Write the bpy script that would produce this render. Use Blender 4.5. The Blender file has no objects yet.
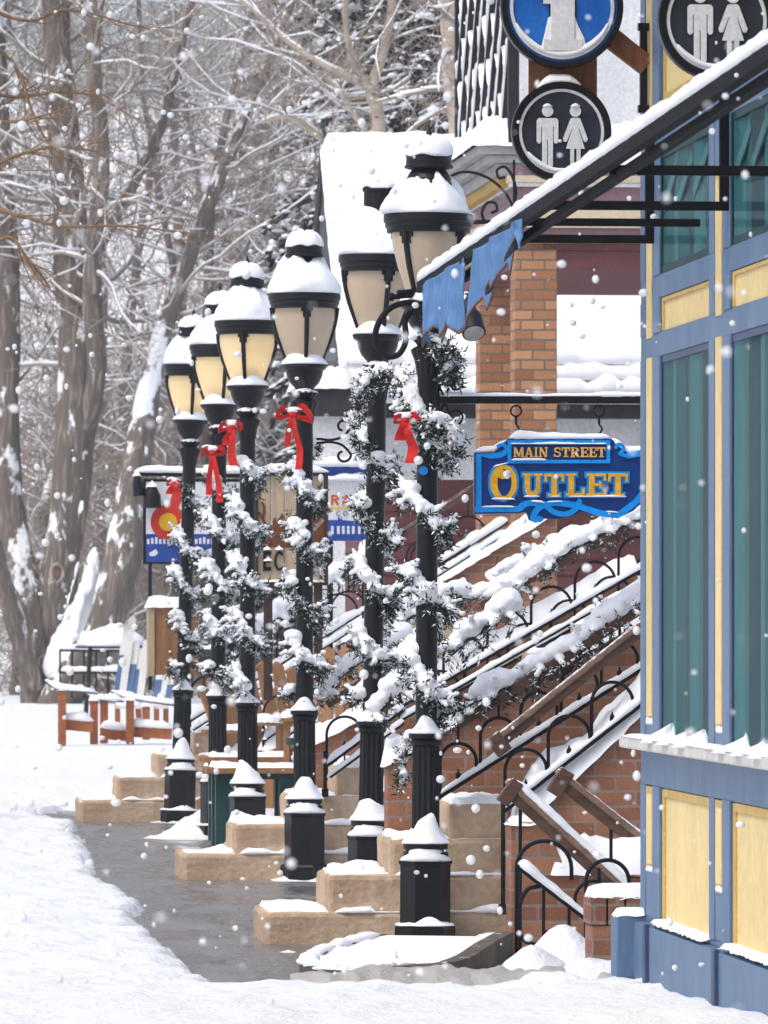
import bpy, math, random
import numpy as np
from mathutils import Vector, Matrix, noise

# ------------------------------------------------------------------ frame of the street
# F-coordinates: t = to the right across the pavement, s = along the street (away from us), z = up.
# Origin at the foot of the street lamp nearest the shop.
FOC, HX, HY, EYE = 6400.0, 384.0, 617.0, 1.6
ANG = math.atan2(584.0, FOC)
CA, SA = math.cos(ANG), math.sin(ANG)
OX, OY = 0.2, 31.22
PI = math.pi

def w2f(X, Y):
    dx, dy = X - OX, Y - OY
    return CA * dx + SA * dy, -SA * dx + CA * dy

def f2w(t, s):
    return OX + CA * t - SA * s, OY + SA * t + CA * s

def at(px, py, Y):
    t, s = w2f((px - HX) * Y / FOC, Y)
    return Vector((t, s, EYE - (py - HY) * Y / FOC))

def on_ground(px, py, z=0.0):
    return at(px, py, FOC * (EYE - z) / (py - HY))

def on_t(px, py, t0):
    k = (px - HX) / FOC
    s = (OX + CA * t0 - k * (OY + SA * t0)) / (SA + k * CA)
    return at(px, py, OY + SA * t0 + CA * s)

scene = bpy.context.scene
col = scene.collection
BASE = {}

def tag(o, label=None, cat=None, group=None, kind=None):
    if label: o['label'] = label
    if cat: o['category'] = cat
    if group: o['group'] = group
    if kind: o['kind'] = kind
    return o

def thing(name, label, cat, base, group=None):
    o = bpy.data.objects.new(name, None)
    col.objects.link(o)
    o.empty_display_size = 0.1
    b = Vector(base)
    X, Y = f2w(b.x, b.y)
    o.location = (X, Y, b.z)
    o.rotation_euler = (0, 0, ANG)
    BASE[o.name] = b
    tag(o, label, cat, group)
    return o

def link_mesh(name, me, parent=None, base=None, mats=()):
    o = bpy.data.objects.new(name, me)
    col.objects.link(o)
    if parent is not None:
        o.parent = parent
        BASE[o.name] = BASE[parent.name]
    else:
        X, Y = f2w(base.x, base.y)
        o.location = (X, Y, base.z)
        o.rotation_euler = (0, 0, ANG)
        BASE[o.name] = base
    return o

class MB:
    """collects pieces of one mesh, in F-coordinates"""
    def __init__(self):
        self.v, self.f = [], []

    def add(self, vs, fs):
        n = len(self.v)
        self.v.extend(vs)
        self.f.extend([tuple(i + n for i in q) for q in fs])

    def box(self, a, b):
        x0, y0, z0 = a; x1, y1, z1 = b
        self.add([(x0,y0,z0),(x1,y0,z0),(x1,y1,z0),(x0,y1,z0),(x0,y0,z1),(x1,y0,z1),(x1,y1,z1),(x0,y1,z1)],
                 [(0,3,2,1),(4,5,6,7),(0,1,5,4),(1,2,6,5),(2,3,7,6),(3,0,4,7)])
        return self

    def beam(self, a, b, w, h, up=(0, 0, 1), ends=None):
        a, b = Vector(a), Vector(b)
        d = (b - a).normalized()
        side = d.cross(Vector(up)).normalized()
        u = side.cross(d).normalized()
        vs = []
        for p in (a, b):
            for i, j in ((-1,-1),(1,-1),(1,1),(-1,1)):
                vs.append(tuple(p + side * (i * w / 2) + u * (j * h / 2)))
        self.add(vs, [(3,2,1,0),(4,5,6,7),(0,1,5,4),(1,2,6,5),(2,3,7,6),(3,0,4,7)])
        return self

    def tube(self, path, r, n=8, cap=True, closed=False):
        P = [Vector(p) for p in path]
        m = len(P)
        if isinstance(r, (int, float)): r = [r] * m
        t0 = (P[1] - P[0])
        if t0.length < 1e-9: return self
        ref = Vector((0, 0, 1)) if abs(t0.normalized().z) < 0.9 else Vector((1, 0, 0))
        side = t0.cross(ref).normalized()
        vs, fs = [], []
        cs = [(math.cos(2 * PI * k / n), math.sin(2 * PI * k / n)) for k in range(n)]
        for i in range(m):
            if i == 0: t = P[1] - P[0]
            elif i == m - 1: t = P[-1] - P[-2]
            else: t = P[i + 1] - P[i - 1]
            t.normalize()
            side = side - t * side.dot(t)
            if side.length < 1e-6: side = t.orthogonal()
            side.normalize()
            up = t.cross(side)
            ri = r[i]; p = P[i]
            for c, sn in cs:
                vs.append((p.x + (side.x * c + up.x * sn) * ri, p.y + (side.y * c + up.y * sn) * ri, p.z + (side.z * c + up.z * sn) * ri))
        for i in range(m - 1):
            a = i * n
            for k in range(n):
                k2 = (k + 1) % n
                fs.append((a + k, a + k2, a + n + k2, a + n + k))
        if cap:
            fs.append(tuple(range(n - 1, -1, -1)))
            fs.append(tuple((m - 1) * n + k for k in range(n)))
        self.add(vs, fs)
        return self

    def lathe(self, c, prof, n=24, flute=None, rot=0.0, jit=None):
        cx, cy, cz = c
        vs, fs = [], []
        m = len(prof)
        for i, (r, z) in enumerate(prof):
            for k in range(n):
                a = rot + 2 * PI * k / n
                rr = r
                if flute: rr = r * (1 + flute[1] * math.cos(flute[0] * a))
                zz = z
                if jit:
                    rr, zz = jit(rr, zz, a)
                vs.append((cx + rr * math.cos(a), cy + rr * math.sin(a), cz + zz))
        for i in range(m - 1):
            for k in range(n):
                k2 = (k + 1) % n
                fs.append((i * n + k, i * n + k2, (i + 1) * n + k2, (i + 1) * n + k))
        fs.append(tuple(range(n - 1, -1, -1)))
        fs.append(tuple((m - 1) * n + k for k in range(n)))
        self.add(vs, fs)
        return self

    def prism(self, pts, ext):
        """solid from a planar outline (3-D points) pushed along the vector ext"""
        P = [Vector(p) for p in pts]
        e = Vector(ext)
        n = len(P)
        nrm = Vector((0, 0, 0))
        for i in range(n):
            a, b = P[i], P[(i + 1) % n]
            nrm += a.cross(b)
        if nrm.dot(e) > 0: P.reverse()
        vs = [tuple(p) for p in P] + [tuple(p + e) for p in P]
        fs = [tuple(range(n)), tuple(range(2 * n - 1, n - 1, -1))]
        for i in range(n):
            j = (i + 1) % n
            fs.append((i, i + n, j + n, j))
        self.add(vs, fs)
        return self

    def band(self, path, wvec, thick, nvec):
        """flat strip along path, half-widths along wvec (fn or vector), thickness along nvec"""
        P = [Vector(p) for p in path]
        vs, fs = [], []
        for i, p in enumerate(P):
            w = wvec(i) if callable(wvec) else Vector(wvec)
            nn = nvec(i) if callable(nvec) else Vector(nvec)
            for a, b in ((-1, -1), (1, -1), (1, 1), (-1, 1)):
                vs.append(tuple(p + w * a + nn * (b * thick / 2)))
        for i in range(len(P) - 1):
            q = i * 4
            for k in range(4):
                k2 = (k + 1) % 4
                fs.append((q + k, q + k2, q + 4 + k2, q + 4 + k))
        fs.append((3, 2, 1, 0))
        e = (len(P) - 1) * 4
        fs.append((e, e + 1, e + 2, e + 3))
        self.add(vs, fs)
        return self

    def ico(self, c, r, sq=(1, 1, 1)):
        for_v = [(c[0] + v[0] * r * sq[0], c[1] + v[1] * r * sq[1], c[2] + v[2] * r * sq[2]) for v in ICO_V]
        self.add(for_v, ICO_F)
        return self

    def mesh(self, name, base, smooth=False):
        me = bpy.data.meshes.new(name)
        a = np.array(self.v, dtype=np.float64).reshape(-1, 3) - np.array(base)
        me.from_pydata(a.tolist(), [], self.f)
        if smooth:
            me.polygons.foreach_set('use_smooth', [True] * len(me.polygons))
        me.update()
        return me

    def build(self, name, mat, parent=None, smooth=False, bevel=0.0, base=None, smooth_angle=None):
        b = BASE[parent.name] if parent is not None else Vector(base if base is not None else self.foot())
        me = self.mesh(name, b, smooth or smooth_angle is not None)
        if smooth_angle is not None:
            me.set_sharp_from_angle(angle=math.radians(smooth_angle))
        for m in (mat if isinstance(mat, (list, tuple)) else [mat]):
            me.materials.append(m)
        o = link_mesh(name, me, parent, b)
        if bevel:
            md = o.modifiers.new('edge', 'BEVEL')
            md.width = bevel; md.segments = 2; md.limit_method = 'ANGLE'; md.angle_limit = math.radians(40)
        return o

    def foot(self):
        a = np.array(self.v)
        return ((a[:, 0].min() + a[:, 0].max()) / 2, (a[:, 1].min() + a[:, 1].max()) / 2, a[:, 2].min())

def _ico():
    import bmesh
    bm = bmesh.new()
    bmesh.ops.create_icosphere(bm, subdivisions=2, radius=1.0)
    v = [tuple(x.co) for x in bm.verts]
    bm.verts.index_update()
    f = [tuple(x.index for x in q.verts) for q in bm.faces]
    bm.free()
    return v, f
ICO_V, ICO_F = _ico()

def lerp(a, b, k): return a + (b - a) * k

def resample(path, step):
    P = [Vector(p) for p in path]
    out = []
    for a, b in zip(P[:-1], P[1:]):
        n = max(1, int((b - a).length / step))
        for i in range(n): out.append(a.lerp(b, i / n))
    out.append(P[-1])
    return out

def nz(x, y=0.0, z=0.0): return noise.noise(Vector((x, y, z)))

def smoothpath(pts, n=6):
    """Catmull-Rom through the points"""
    P = [Vector(p) for p in pts]
    P = [P[0] * 2 - P[1]] + P + [P[-1] * 2 - P[-2]]
    out = []
    for i in range(1, len(P) - 2):
        a, b, c, d = P[i - 1:i + 3]
        for k in range(n):
            u = k / n
            out.append(0.5 * ((2 * b) + (c - a) * u + (2 * a - 5 * b + 4 * c - d) * u * u + (3 * b - a - 3 * c + d) * u ** 3))
    out.append(P[-2])
    return out

# ------------------------------------------------------------------ materials
def new_mat(name):
    m = bpy.data.materials.new(name)
    m.use_nodes = True
    nt = m.node_tree
    b = nt.nodes['Principled BSDF']
    return m, nt, b

def N(nt, kind, **kw):
    n = nt.nodes.new(kind)
    for k, v in kw.items():
        if hasattr(n, k) and k not in n.inputs: setattr(n, k, v)
    return n

def mixc(nt, fac, a, b, mode='MIX'):
    m = nt.nodes.new('ShaderNodeMix'); m.data_type = 'RGBA'; m.blend_type = mode
    for sock, val in ((m.inputs[0], fac), (m.inputs[6], a), (m.inputs[7], b)):
        if hasattr(val, 'is_output'): nt.links.new(val, sock)
        elif isinstance(val, (int, float)): sock.default_value = val
        else: sock.default_value = (*val, 1.0) if len(val) == 3 else val
    return m.outputs[2]

def ramp(nt, src, lo, hi):
    r = nt.nodes.new('ShaderNodeMapRange')
    r.inputs[1].default_value = lo; r.inputs[2].default_value = hi
    nt.links.new(src, r.inputs[0])
    return r.outputs[0]

def tex_noise(nt, vec, scale, detail=4.0, rough=0.55):
    n = nt.nodes.new('ShaderNodeTexNoise')
    n.inputs['Scale'].default_value = scale; n.inputs['Detail'].default_value = detail; n.inputs['Roughness'].default_value = rough
    nt.links.new(vec, n.inputs['Vector'])
    return n.outputs['Fac']

def objvec(nt, scale=(1, 1, 1)):
    tc = nt.nodes.new('ShaderNodeTexCoord')
    if scale == (1, 1, 1): return tc.outputs['Object']
    mp = nt.nodes.new('ShaderNodeMapping')
    mp.inputs['Scale'].default_value = scale
    nt.links.new(tc.outputs['Object'], mp.inputs['Vector'])
    return mp.outputs['Vector']

def bump(nt, b, h, strength, dist=0.01):
    bp = nt.nodes.new('ShaderNodeBump')
    bp.inputs['Strength'].default_value = strength; bp.inputs['Distance'].default_value = dist
    nt.links.new(h, bp.inputs['Height'])
    nt.links.new(bp.outputs['Normal'], b.inputs['Normal'])

def snow_on_top(nt, color, amount, vec, scale=14.0, up=0.45):
    """thin snow clinging to faces that look up, in patches"""
    g = nt.nodes.new('ShaderNodeNewGeometry')
    sp = nt.nodes.new('ShaderNodeSeparateXYZ')
    nt.links.new(g.outputs['Normal'], sp.inputs[0])
    a = nt.nodes.new('ShaderNodeMath'); a.operation = 'MULTIPLY_ADD'
    nt.links.new(sp.outputs['Z'], a.inputs[0]); a.inputs[1].default_value = up
    nt.links.new(tex_noise(nt, vec, scale, 5.0, 0.65), a.inputs[2])
    f = ramp(nt, a.outputs[0], 1.0 - amount, 1.06 - amount)
    return mixc(nt, f, color, (0.86, 0.88, 0.91))

def mat(name, c, rough=0.6, var=0.18, scale=6.0, bmp=0.15, bscale=70.0, metal=0.0, stretch=(1, 1, 1), c2=None, snowy=0.0, spec=0.22, coat=0.0, snow_scale=14.0, snow_up=0.45, emit=None):
    m, nt, b = new_mat(name)
    v = objvec(nt, stretch)
    f = ramp(nt, tex_noise(nt, v, scale, 6.0, 0.6), 0.3, 0.7)
    if c2 is None: lo, hi = tuple(x * (1 - var) for x in c), tuple(min(1, x * (1 + var)) for x in c)
    else: lo, hi = c, c2
    cc = mixc(nt, f, lo, hi)
    fine = tex_noise(nt, v, bscale, 4.0, 0.6)
    cc = mixc(nt, ramp(nt, fine, 0.35, 0.75), cc, mixc(nt, 0.25, cc, (0, 0, 0)))
    if snowy: cc = snow_on_top(nt, cc, snowy, objvec(nt), snow_scale, snow_up)
    nt.links.new(cc, b.inputs['Base Color'])
    b.inputs['Roughness'].default_value = rough
    b.inputs['Metallic'].default_value = metal
    b.inputs['Specular IOR Level'].default_value = spec
    b.inputs['Coat Weight'].default_value = coat
    if bmp: bump(nt, b, fine, bmp)
    if emit:
        b.inputs['Emission Color'].default_value = (*emit[0], 1); b.inputs['Emission Strength'].default_value = emit[1]
    return m

def snow_mat(name='snow', c=(0.87, 0.885, 0.91), bs=38.0, strength=0.35, dist=0.012, dirt=0.0):
    m, nt, b = new_mat(name)
    v = objvec(nt)
    a = tex_noise(nt, v, bs, 6.0, 0.7)
    cc = mixc(nt, ramp(nt, tex_noise(nt, v, 3.0, 4.0), 0.35, 0.7), c, tuple(x * 0.965 for x in c))
    if dirt:
        cc = mixc(nt, ramp(nt, tex_noise(nt, v, 2.2, 7.0, 0.7), 0.58, 0.85), cc, tuple(x * (1 - dirt) for x in c))
    nt.links.new(cc, b.inputs['Base Color'])
    b.inputs['Roughness'].default_value = 0.75
    b.inputs['Specular IOR Level'].default_value = 0.25
    bump(nt, b, a, strength, dist)
    return m

def brick_mat(name, c1, c2, mortar, bw=0.2, rh=0.075, ms=0.007, snowy=0.0, stain=0.5):
    m, nt, b = new_mat(name)
    tc = nt.nodes.new('ShaderNodeTexCoord')
    sp = nt.nodes.new('ShaderNodeSeparateXYZ'); nt.links.new(tc.outputs['Object'], sp.inputs[0])
    ad = nt.nodes.new('ShaderNodeMath'); ad.operation = 'ADD'
    nt.links.new(sp.outputs['X'], ad.inputs[0]); nt.links.new(sp.outputs['Y'], ad.inputs[1])
    cb = nt.nodes.new('ShaderNodeCombineXYZ'); nt.links.new(ad.outputs[0], cb.inputs['X']); nt.links.new(sp.outputs['Z'], cb.inputs['Y'])
    wob = nt.nodes.new('ShaderNodeVectorMath'); wob.operation = 'MULTIPLY_ADD'
    nn = nt.nodes.new('ShaderNodeTexNoise'); nn.inputs['Scale'].default_value = 9.0
    nt.links.new(tc.outputs['Object'], nn.inputs['Vector'])
    nt.links.new(nn.outputs['Color'], wob.inputs[0]); wob.inputs[1].default_value = (0.008, 0.008, 0); nt.links.new(cb.outputs[0], wob.inputs[2])
    br = nt.nodes.new('ShaderNodeTexBrick')
    br.inputs['Scale'].default_value = 1.0; br.inputs['Brick Width'].default_value = bw; br.inputs['Row Height'].default_value = rh
    br.inputs['Mortar Size'].default_value = ms; br.inputs['Mortar Smooth'].default_value = 0.15; br.inputs['Bias'].default_value = 0.0
    br.inputs['Color1'].default_value = (*c1, 1); br.inputs['Color2'].default_value = (*c2, 1); br.inputs['Mortar'].default_value = (*mortar, 1)
    nt.links.new(wob.outputs[0], br.inputs['Vector'])
    v = tc.outputs['Object']
    f = ramp(nt, tex_noise(nt, v, 5.0, 7.0, 0.7), 0.3, 0.75)
    cc = mixc(nt, f, br.outputs['Color'], mixc(nt, stain, br.outputs['Color'], (0.08, 0.035, 0.02)))
    fine = tex_noise(nt, v, 90.0, 4.0)
    cc = mixc(nt, ramp(nt, fine, 0.4, 0.8), cc, mixc(nt, 0.35, cc, (0, 0, 0)))
    if snowy: cc = snow_on_top(nt, cc, snowy, v, 22.0, 0.1)
    nt.links.new(cc, b.inputs['Base Color'])
    b.inputs['Roughness'].default_value = 0.85
    h = nt.nodes.new('ShaderNodeMath'); h.operation = 'MULTIPLY_ADD'
    nt.links.new(fine, h.inputs[0]); h.inputs[1].default_value = 0.25
    inv = nt.nodes.new('ShaderNodeMath'); inv.operation = 'SUBTRACT'; inv.inputs[0].default_value = 1.0
    nt.links.new(br.outputs['Fac'], inv.inputs[1]); nt.links.new(inv.outputs[0], h.inputs[2])
    bump(nt, b, h.outputs[0], 0.6, 0.008)
    return m

M = {}
M['snow'] = snow_mat()
M['snow_ground'] = snow_mat('ground snow', (0.835, 0.855, 0.89), 11.0, 0.75, 0.05, dirt=0.12)
M['iron'] = mat('black iron', (0.010, 0.0115, 0.015), 0.42, 0.3, 9, 0.12, 60, spec=0.22)
M['iron_thin'] = mat('wrought iron', (0.012, 0.013, 0.016), 0.6, 0.3, 9, 0.1, 80, spec=0.12)
M['needle'] = mat('garland needles', (0.022, 0.042, 0.034), 0.7, 0.4, 30, 0, snowy=0.42, snow_scale=16.0, snow_up=0.16)
M['red'] = mat('red ribbon', (0.62, 0.02, 0.015), 0.45, 0.2, 12, 0.05)
M['gold_edge'] = mat('ribbon wire edge', (0.55, 0.22, 0.06), 0.45)
M['blue_paint'] = mat('blue paint', (0.09, 0.16, 0.285), 0.5, 0.2, 3, 0.2, 40, stretch=(1, 1, 0.2), c2=(0.14, 0.22, 0.335))
M['blue_dark'] = mat('dark blue paint', (0.05, 0.075, 0.15), 0.5, 0.15, 5, 0.1, 50)
M['yellow_paint'] = mat('yellow paint', (0.80, 0.62, 0.275), 0.5, 0.1, 3, 0.2, 50, stretch=(1, 1, 0.3))
M['yellow_trim'] = mat('deep yellow trim', (0.60, 0.40, 0.11), 0.5, 0.1, 6, 0.1, 60)
M['sill'] = mat('white painted sill', (0.62, 0.60, 0.57), 0.55, 0.12, 9, 0.15, 50)
M['teal'] = mat('teal curtain boards', (0.022, 0.105, 0.118), 0.5, 0.2, 4, 0.08, 40, stretch=(1, 1, 0.15))
M['teal_light'] = mat('pale teal boards', (0.055, 0.185, 0.20), 0.5, 0.15, 4, 0.08, 40, stretch=(1, 1, 0.15))
M['teal_dark'] = mat('dark teal boards', (0.008, 0.042, 0.052), 0.5, 0.2, 4, 0.05, 40, stretch=(1, 1, 0.15))
M['teal_wall'] = mat('teal siding', (0.03, 0.12, 0.135), 0.7, 0.2, 4, 0.2, 30)
M['rotten'] = mat('weathered foundation boards', (0.10, 0.075, 0.06), 0.9, 0.5, 9, 0.6, 30, stretch=(3, 3, 0.4), snowy=0.25)
M['brick'] = brick_mat('red brick', (0.43, 0.20, 0.11), (0.27, 0.105, 0.055), (0.30, 0.245, 0.21), snowy=0.32)
M['brick_pillar'] = brick_mat('orange brick', (0.56, 0.29, 0.14), (0.33, 0.13, 0.06), (0.19, 0.145, 0.11), rh=0.083, ms=.009, snowy=0.34, stain=0.18)
M['concrete'] = mat('tan concrete', (0.40, 0.275, 0.18), 0.9, 0.2, 3.2, 0.8, 28, c2=(0.60, 0.46, 0.33), snowy=0.31, snow_scale=22.0, snow_up=0.06)
M['kerb'] = mat('grey concrete', (0.13, 0.105, 0.085), 0.9, 0.3, 7, 0.5, 50, snowy=0.3, snow_up=0.1)
M['wood_rail'] = mat('brown handrail wood', (0.06, 0.032, 0.024), 0.5, 0.3, 5, 0.3, 30, stretch=(0.8, 5, 5), c2=(0.15, 0.085, 0.06), snowy=0.12, snow_scale=30.0)
M['wood_orange'] = mat('orange cedar', (0.30, 0.155, 0.075), 0.6, 0.2, 5, 0.25, 30, stretch=(4, 4, 0.5))
M['wood_red'] = mat('red stained wood', (0.33, 0.11, 0.045), 0.65, 0.25, 8, 0.25, 30)
M['wood_brown'] = mat('brown plank', (0.15, 0.062, 0.03), 0.6, 0.3, 6, 0.3, 40, stretch=(5, 5, 0.5), c2=(0.26, 0.11, 0.05))
M['wood_pale'] = mat('pale weathered planks', (0.56, 0.43, 0.27), 0.7, 0.3, 5, 0.3, 30, stretch=(9, 9, 0.5), c2=(0.36, 0.29, 0.22))
M['wood_dark'] = mat('dark brown post wood', (0.05, 0.033, 0.025), 0.7, 0.3, 6, 0.3, 40, stretch=(5, 5, 0.5))
M['iron_matte'] = mat('matte black steel', (0.009, 0.010, 0.013), 0.7, 0.3, 9, 0.1, 60, spec=0.06)
M['wood_cap'] = mat('lighter handrail top', (0.14, 0.085, 0.06), 0.5, 0.3, 5, 0.3, 30, stretch=(0.8, 5, 5), c2=(0.30, 0.20, 0.15), snowy=0.2, snow_scale=30.0)  # handrail wood in a lighter tone for the top boards
M['rust'] = mat('rusted steel', (0.14, 0.05, 0.022), 0.85, 0.4, 25, 0.2, 60)
M['maroon'] = mat('maroon siding', (0.155, 0.06, 0.062), 0.75, 0.12, 5, 0.2, 40)
M['purple'] = mat('dusty purple paint', (0.24, 0.15, 0.17), 0.65, 0.1, 5, 0.15, 40)
M['cream'] = mat('cream paint', (0.66, 0.56, 0.40), 0.65, 0.1, 5, 0.15, 40)
M['greywood'] = mat('grey moulding', (0.36, 0.35, 0.34), 0.7, 0.2, 6, 0.2, 40)
M['white_wall'] = mat('white siding', (0.78, 0.79, 0.80), 0.7, 0.06, 4, 0.2, 30)
M['fascia'] = mat('dark fascia', (0.045, 0.045, 0.05), 0.7, 0.3, 6, 0.2, 40)
M['gable'] = mat('dark grey shingles', (0.075, 0.08, 0.085), 0.8, 0.4, 9, 0.4, 20)
M['lattice'] = mat('black lattice wood', (0.02, 0.022, 0.026), 0.6, 0.3)
M['sign_navy'] = mat('navy sign board', (0.010, 0.045, 0.20), 0.35, 0.15, 8, 0.05, 60)
M['sign_blue'] = mat('bright blue sign paint', (0.010, 0.30, 0.80), 0.3, 0.1, 8, 0.05, 60)
M['gold'] = mat('golden letter paint', (0.80, 0.42, 0.03), 0.35, 0.2, 14, 0.05, 60)
M['gold_pale'] = mat('pale gold letter', (0.80, 0.47, 0.11), 0.4, 0.15, 14, 0.05, 60)
M['disc_black'] = mat('black sign face', (0.028, 0.034, 0.048), 0.4, 0.5, 5, 0.05, 60)
M['disc_blue'] = mat('blue sign face', (0.008, 0.075, 0.43), 0.35, 0.2, 4, 0.05, 60, c2=(0.02, 0.19, 0.62))
M['sign_white'] = mat('white sign paint', (0.74, 0.75, 0.78), 0.4, 0.05, 8, 0.03, 60)
M['flag_blue'] = mat('flag blue paint', (0.03, 0.075, 0.33), 0.5, 0.15, 9, 0.03)
M['flag_red'] = mat('flag red paint', (0.62, 0.05, 0.035), 0.5, 0.1, 9, 0.03)
M['flag_yellow'] = mat('flag yellow paint', (0.85, 0.48, 0.03), 0.5, 0.08, 9, 0.03)
M['text_orange'] = mat('orange red lettering', (0.55, 0.10, 0.02), 0.5)
M['text_grey'] = mat('grey lettering', (0.17, 0.17, 0.19), 0.5)
M['cloth_blue'] = mat('faded blue canvas', (0.10, 0.215, 0.42), 0.9, 0.2, 9, 0.3, 120, stretch=(1, 2, 0.4))
M['fringe'] = mat('rusty torn fringe', (0.17, 0.085, 0.045), 0.95, 0.4, 40, 0.3)
M['green_metal'] = mat('dark green metal', (0.022, 0.065, 0.066), 0.5, 0.2)
M['ski_white'] = mat('white ski', (0.72, 0.70, 0.66), 0.4, 0.08)
M['ski_blue'] = mat('blue ski graphic', (0.085, 0.155, 0.30), 0.4, 0.15)
M['ski_base'] = mat('dark ski base', (0.05, 0.05, 0.06), 0.4)
M['bark_brown'] = mat('bare brown bark', (0.17, 0.125, 0.10), 0.95, 0.5, 2, 1.0, 5, stretch=(3.0, 3.0, 0.35), c2=(0.24, 0.16, 0.11))
M['twig'] = mat('grey twigs', (0.34, 0.29, 0.25), 0.9, 0.3, 2, 0)
M['twig_dark'] = mat('brown twigs', (0.26, 0.20, 0.16), 0.9, 0.3, 2, 0)
M['twig_orange'] = mat('orange willow twigs', (0.22, 0.135, 0.08), 0.8, 0.3, 5, 0)
M['aspen'] = mat('pale aspen bark', (0.42, 0.34, 0.26), 0.9, 0.12, 2, 0.3, 12, stretch=(0.6, 0.6, 3.0), c2=(0.60, 0.52, 0.43))
M['aspen_mark'] = mat('dark aspen scar', (0.05, 0.04, 0.035), 0.95)
M['spruce'] = mat('spruce needles', (0.020, 0.032, 0.034), 0.85, 0.4, 3, 0)
M['flake'] = mat('falling snow', (0.93, 0.94, 0.96), 0.8, 0.0, 3, 0)
M['flake'].node_tree.nodes['Principled BSDF'].inputs['Alpha'].default_value = 0.72
def lamp_glass(name, c, emit):
    m, nt, b = new_mat(name)
    v = objvec(nt)
    cc = mixc(nt, ramp(nt, tex_noise(nt, v, 9.0, 5.0), .3, .7), tuple(x * .93 for x in c), c)
    nt.links.new(cc, b.inputs['Base Color']); b.inputs['Roughness'].default_value = .25; b.inputs['Coat Weight'].default_value = .4
    if emit: b.inputs['Emission Color'].default_value = (1, .70, .30, 1); b.inputs['Emission Strength'].default_value = emit
    tl_ = nt.nodes.new('ShaderNodeBsdfTranslucent'); nt.links.new(cc, tl_.inputs['Color'])
    mx = nt.nodes.new('ShaderNodeMixShader'); mx.inputs[0].default_value = .45
    nt.links.new(b.outputs[0], mx.inputs[1]); nt.links.new(tl_.outputs[0], mx.inputs[2]); nt.links.new(mx.outputs[0], nt.nodes['Material Output'].inputs[0])
    return m
M['lamp_glass'] = lamp_glass('frosted lamp glass', (.80, .66, .49), 0)
M['lamp_lit'] = lamp_glass('lit lamp glass', (.88, .78, .55), .12)
M['bulb'] = mat('glowing bulb', (.9, .8, .6), .4, 0, 3, 0, emit=((1.0, .83, .50), 9.0))
def bark_mat():
    m, nt, b = new_mat('furrowed cottonwood bark')
    v = objvec(nt, (10, 10, 1.3))
    n = nt.nodes.new('ShaderNodeTexNoise'); n.noise_type = 'RIDGED_MULTIFRACTAL'
    n.inputs['Scale'].default_value = 1.0; n.inputs['Detail'].default_value = 5.0; n.inputs['Distortion'].default_value = .6
    nt.links.new(v, n.inputs['Vector'])
    f = ramp(nt, n.outputs['Fac'], -.15, .75)
    cc = mixc(nt, f, (.055, .044, .037), (.50, .43, .37))
    cc = mixc(nt, ramp(nt, tex_noise(nt, objvec(nt, (1, 1, .4)), 1.1, 5.0), .35, .7), cc, mixc(nt, .35, cc, (.08, .06, .05)))
    cc = snow_on_top(nt, cc, .40, objvec(nt, (1, 1, .55)), 2.6, .35)
    nt.links.new(cc, b.inputs['Base Color']); b.inputs['Roughness'].default_value = .95
    bump(nt, b, f, .7, .05)
    return m
M['bark'] = bark_mat()

def paving_mat():
    m, nt, b = new_mat('wet pavers')
    v = objvec(nt)
    br = nt.nodes.new('ShaderNodeTexBrick')
    br.inputs['Scale'].default_value = 1.0; br.inputs['Brick Width'].default_value = 1.5; br.inputs['Row Height'].default_value = 0.75
    br.inputs['Mortar Size'].default_value = 0.02; br.inputs['Color1'].default_value = (0.118, 0.112, 0.105, 1); br.inputs['Color2'].default_value = (0.095, 0.09, 0.085, 1)
    br.inputs['Mortar'].default_value = (0.03, 0.028, 0.026, 1)
    nt.links.new(v, br.inputs['Vector'])
    big = ramp(nt, tex_noise(nt, objvec(nt, (1.4, 0.55, 1)), 1.6, 6.0, 0.65), 0.35, 0.7)
    cc = mixc(nt, big, br.outputs['Color'], (0.25, 0.24, 0.225))
    slush = ramp(nt, tex_noise(nt, objvec(nt, (1.0, 0.55, 1)), 2.6, 8.0, 0.72), 0.62, 0.74)
    cc = mixc(nt, slush, cc, (0.42, 0.41, 0.40))
    nt.links.new(cc, b.inputs['Base Color'])
    rr = nt.nodes.new('ShaderNodeMapRange'); rr.inputs[3].default_value = 0.10; rr.inputs[4].default_value = 0.5
    nt.links.new(big, rr.inputs[0]); nt.links.new(rr.outputs[0], b.inputs['Roughness'])
    bump(nt, b, tex_noise(nt, v, 30.0, 5.0), 0.25, 0.006)
    return m
M['paving'] = paving_mat()

def glass_mat():
    m, nt, b = new_mat('window glass')
    for n in list(nt.nodes):
        if n.type == 'BSDF_PRINCIPLED': nt.nodes.remove(n)
    tr = nt.nodes.new('ShaderNodeBsdfTransparent'); tr.inputs[0].default_value = (0.86, 0.92, 0.92, 1)
    gl = nt.nodes.new('ShaderNodeBsdfGlossy'); gl.inputs['Roughness'].default_value = 0.06; gl.inputs[0].default_value = (0.9, 0.95, 1, 1)
    mx = nt.nodes.new('ShaderNodeMixShader'); mx.inputs[0].default_value = 0.02
    nt.links.new(tr.outputs[0], mx.inputs[1]); nt.links.new(gl.outputs[0], mx.inputs[2])
    nt.links.new(mx.outputs[0], nt.nodes['Material Output'].inputs[0])
    return m
M['glass'] = glass_mat()

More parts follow.
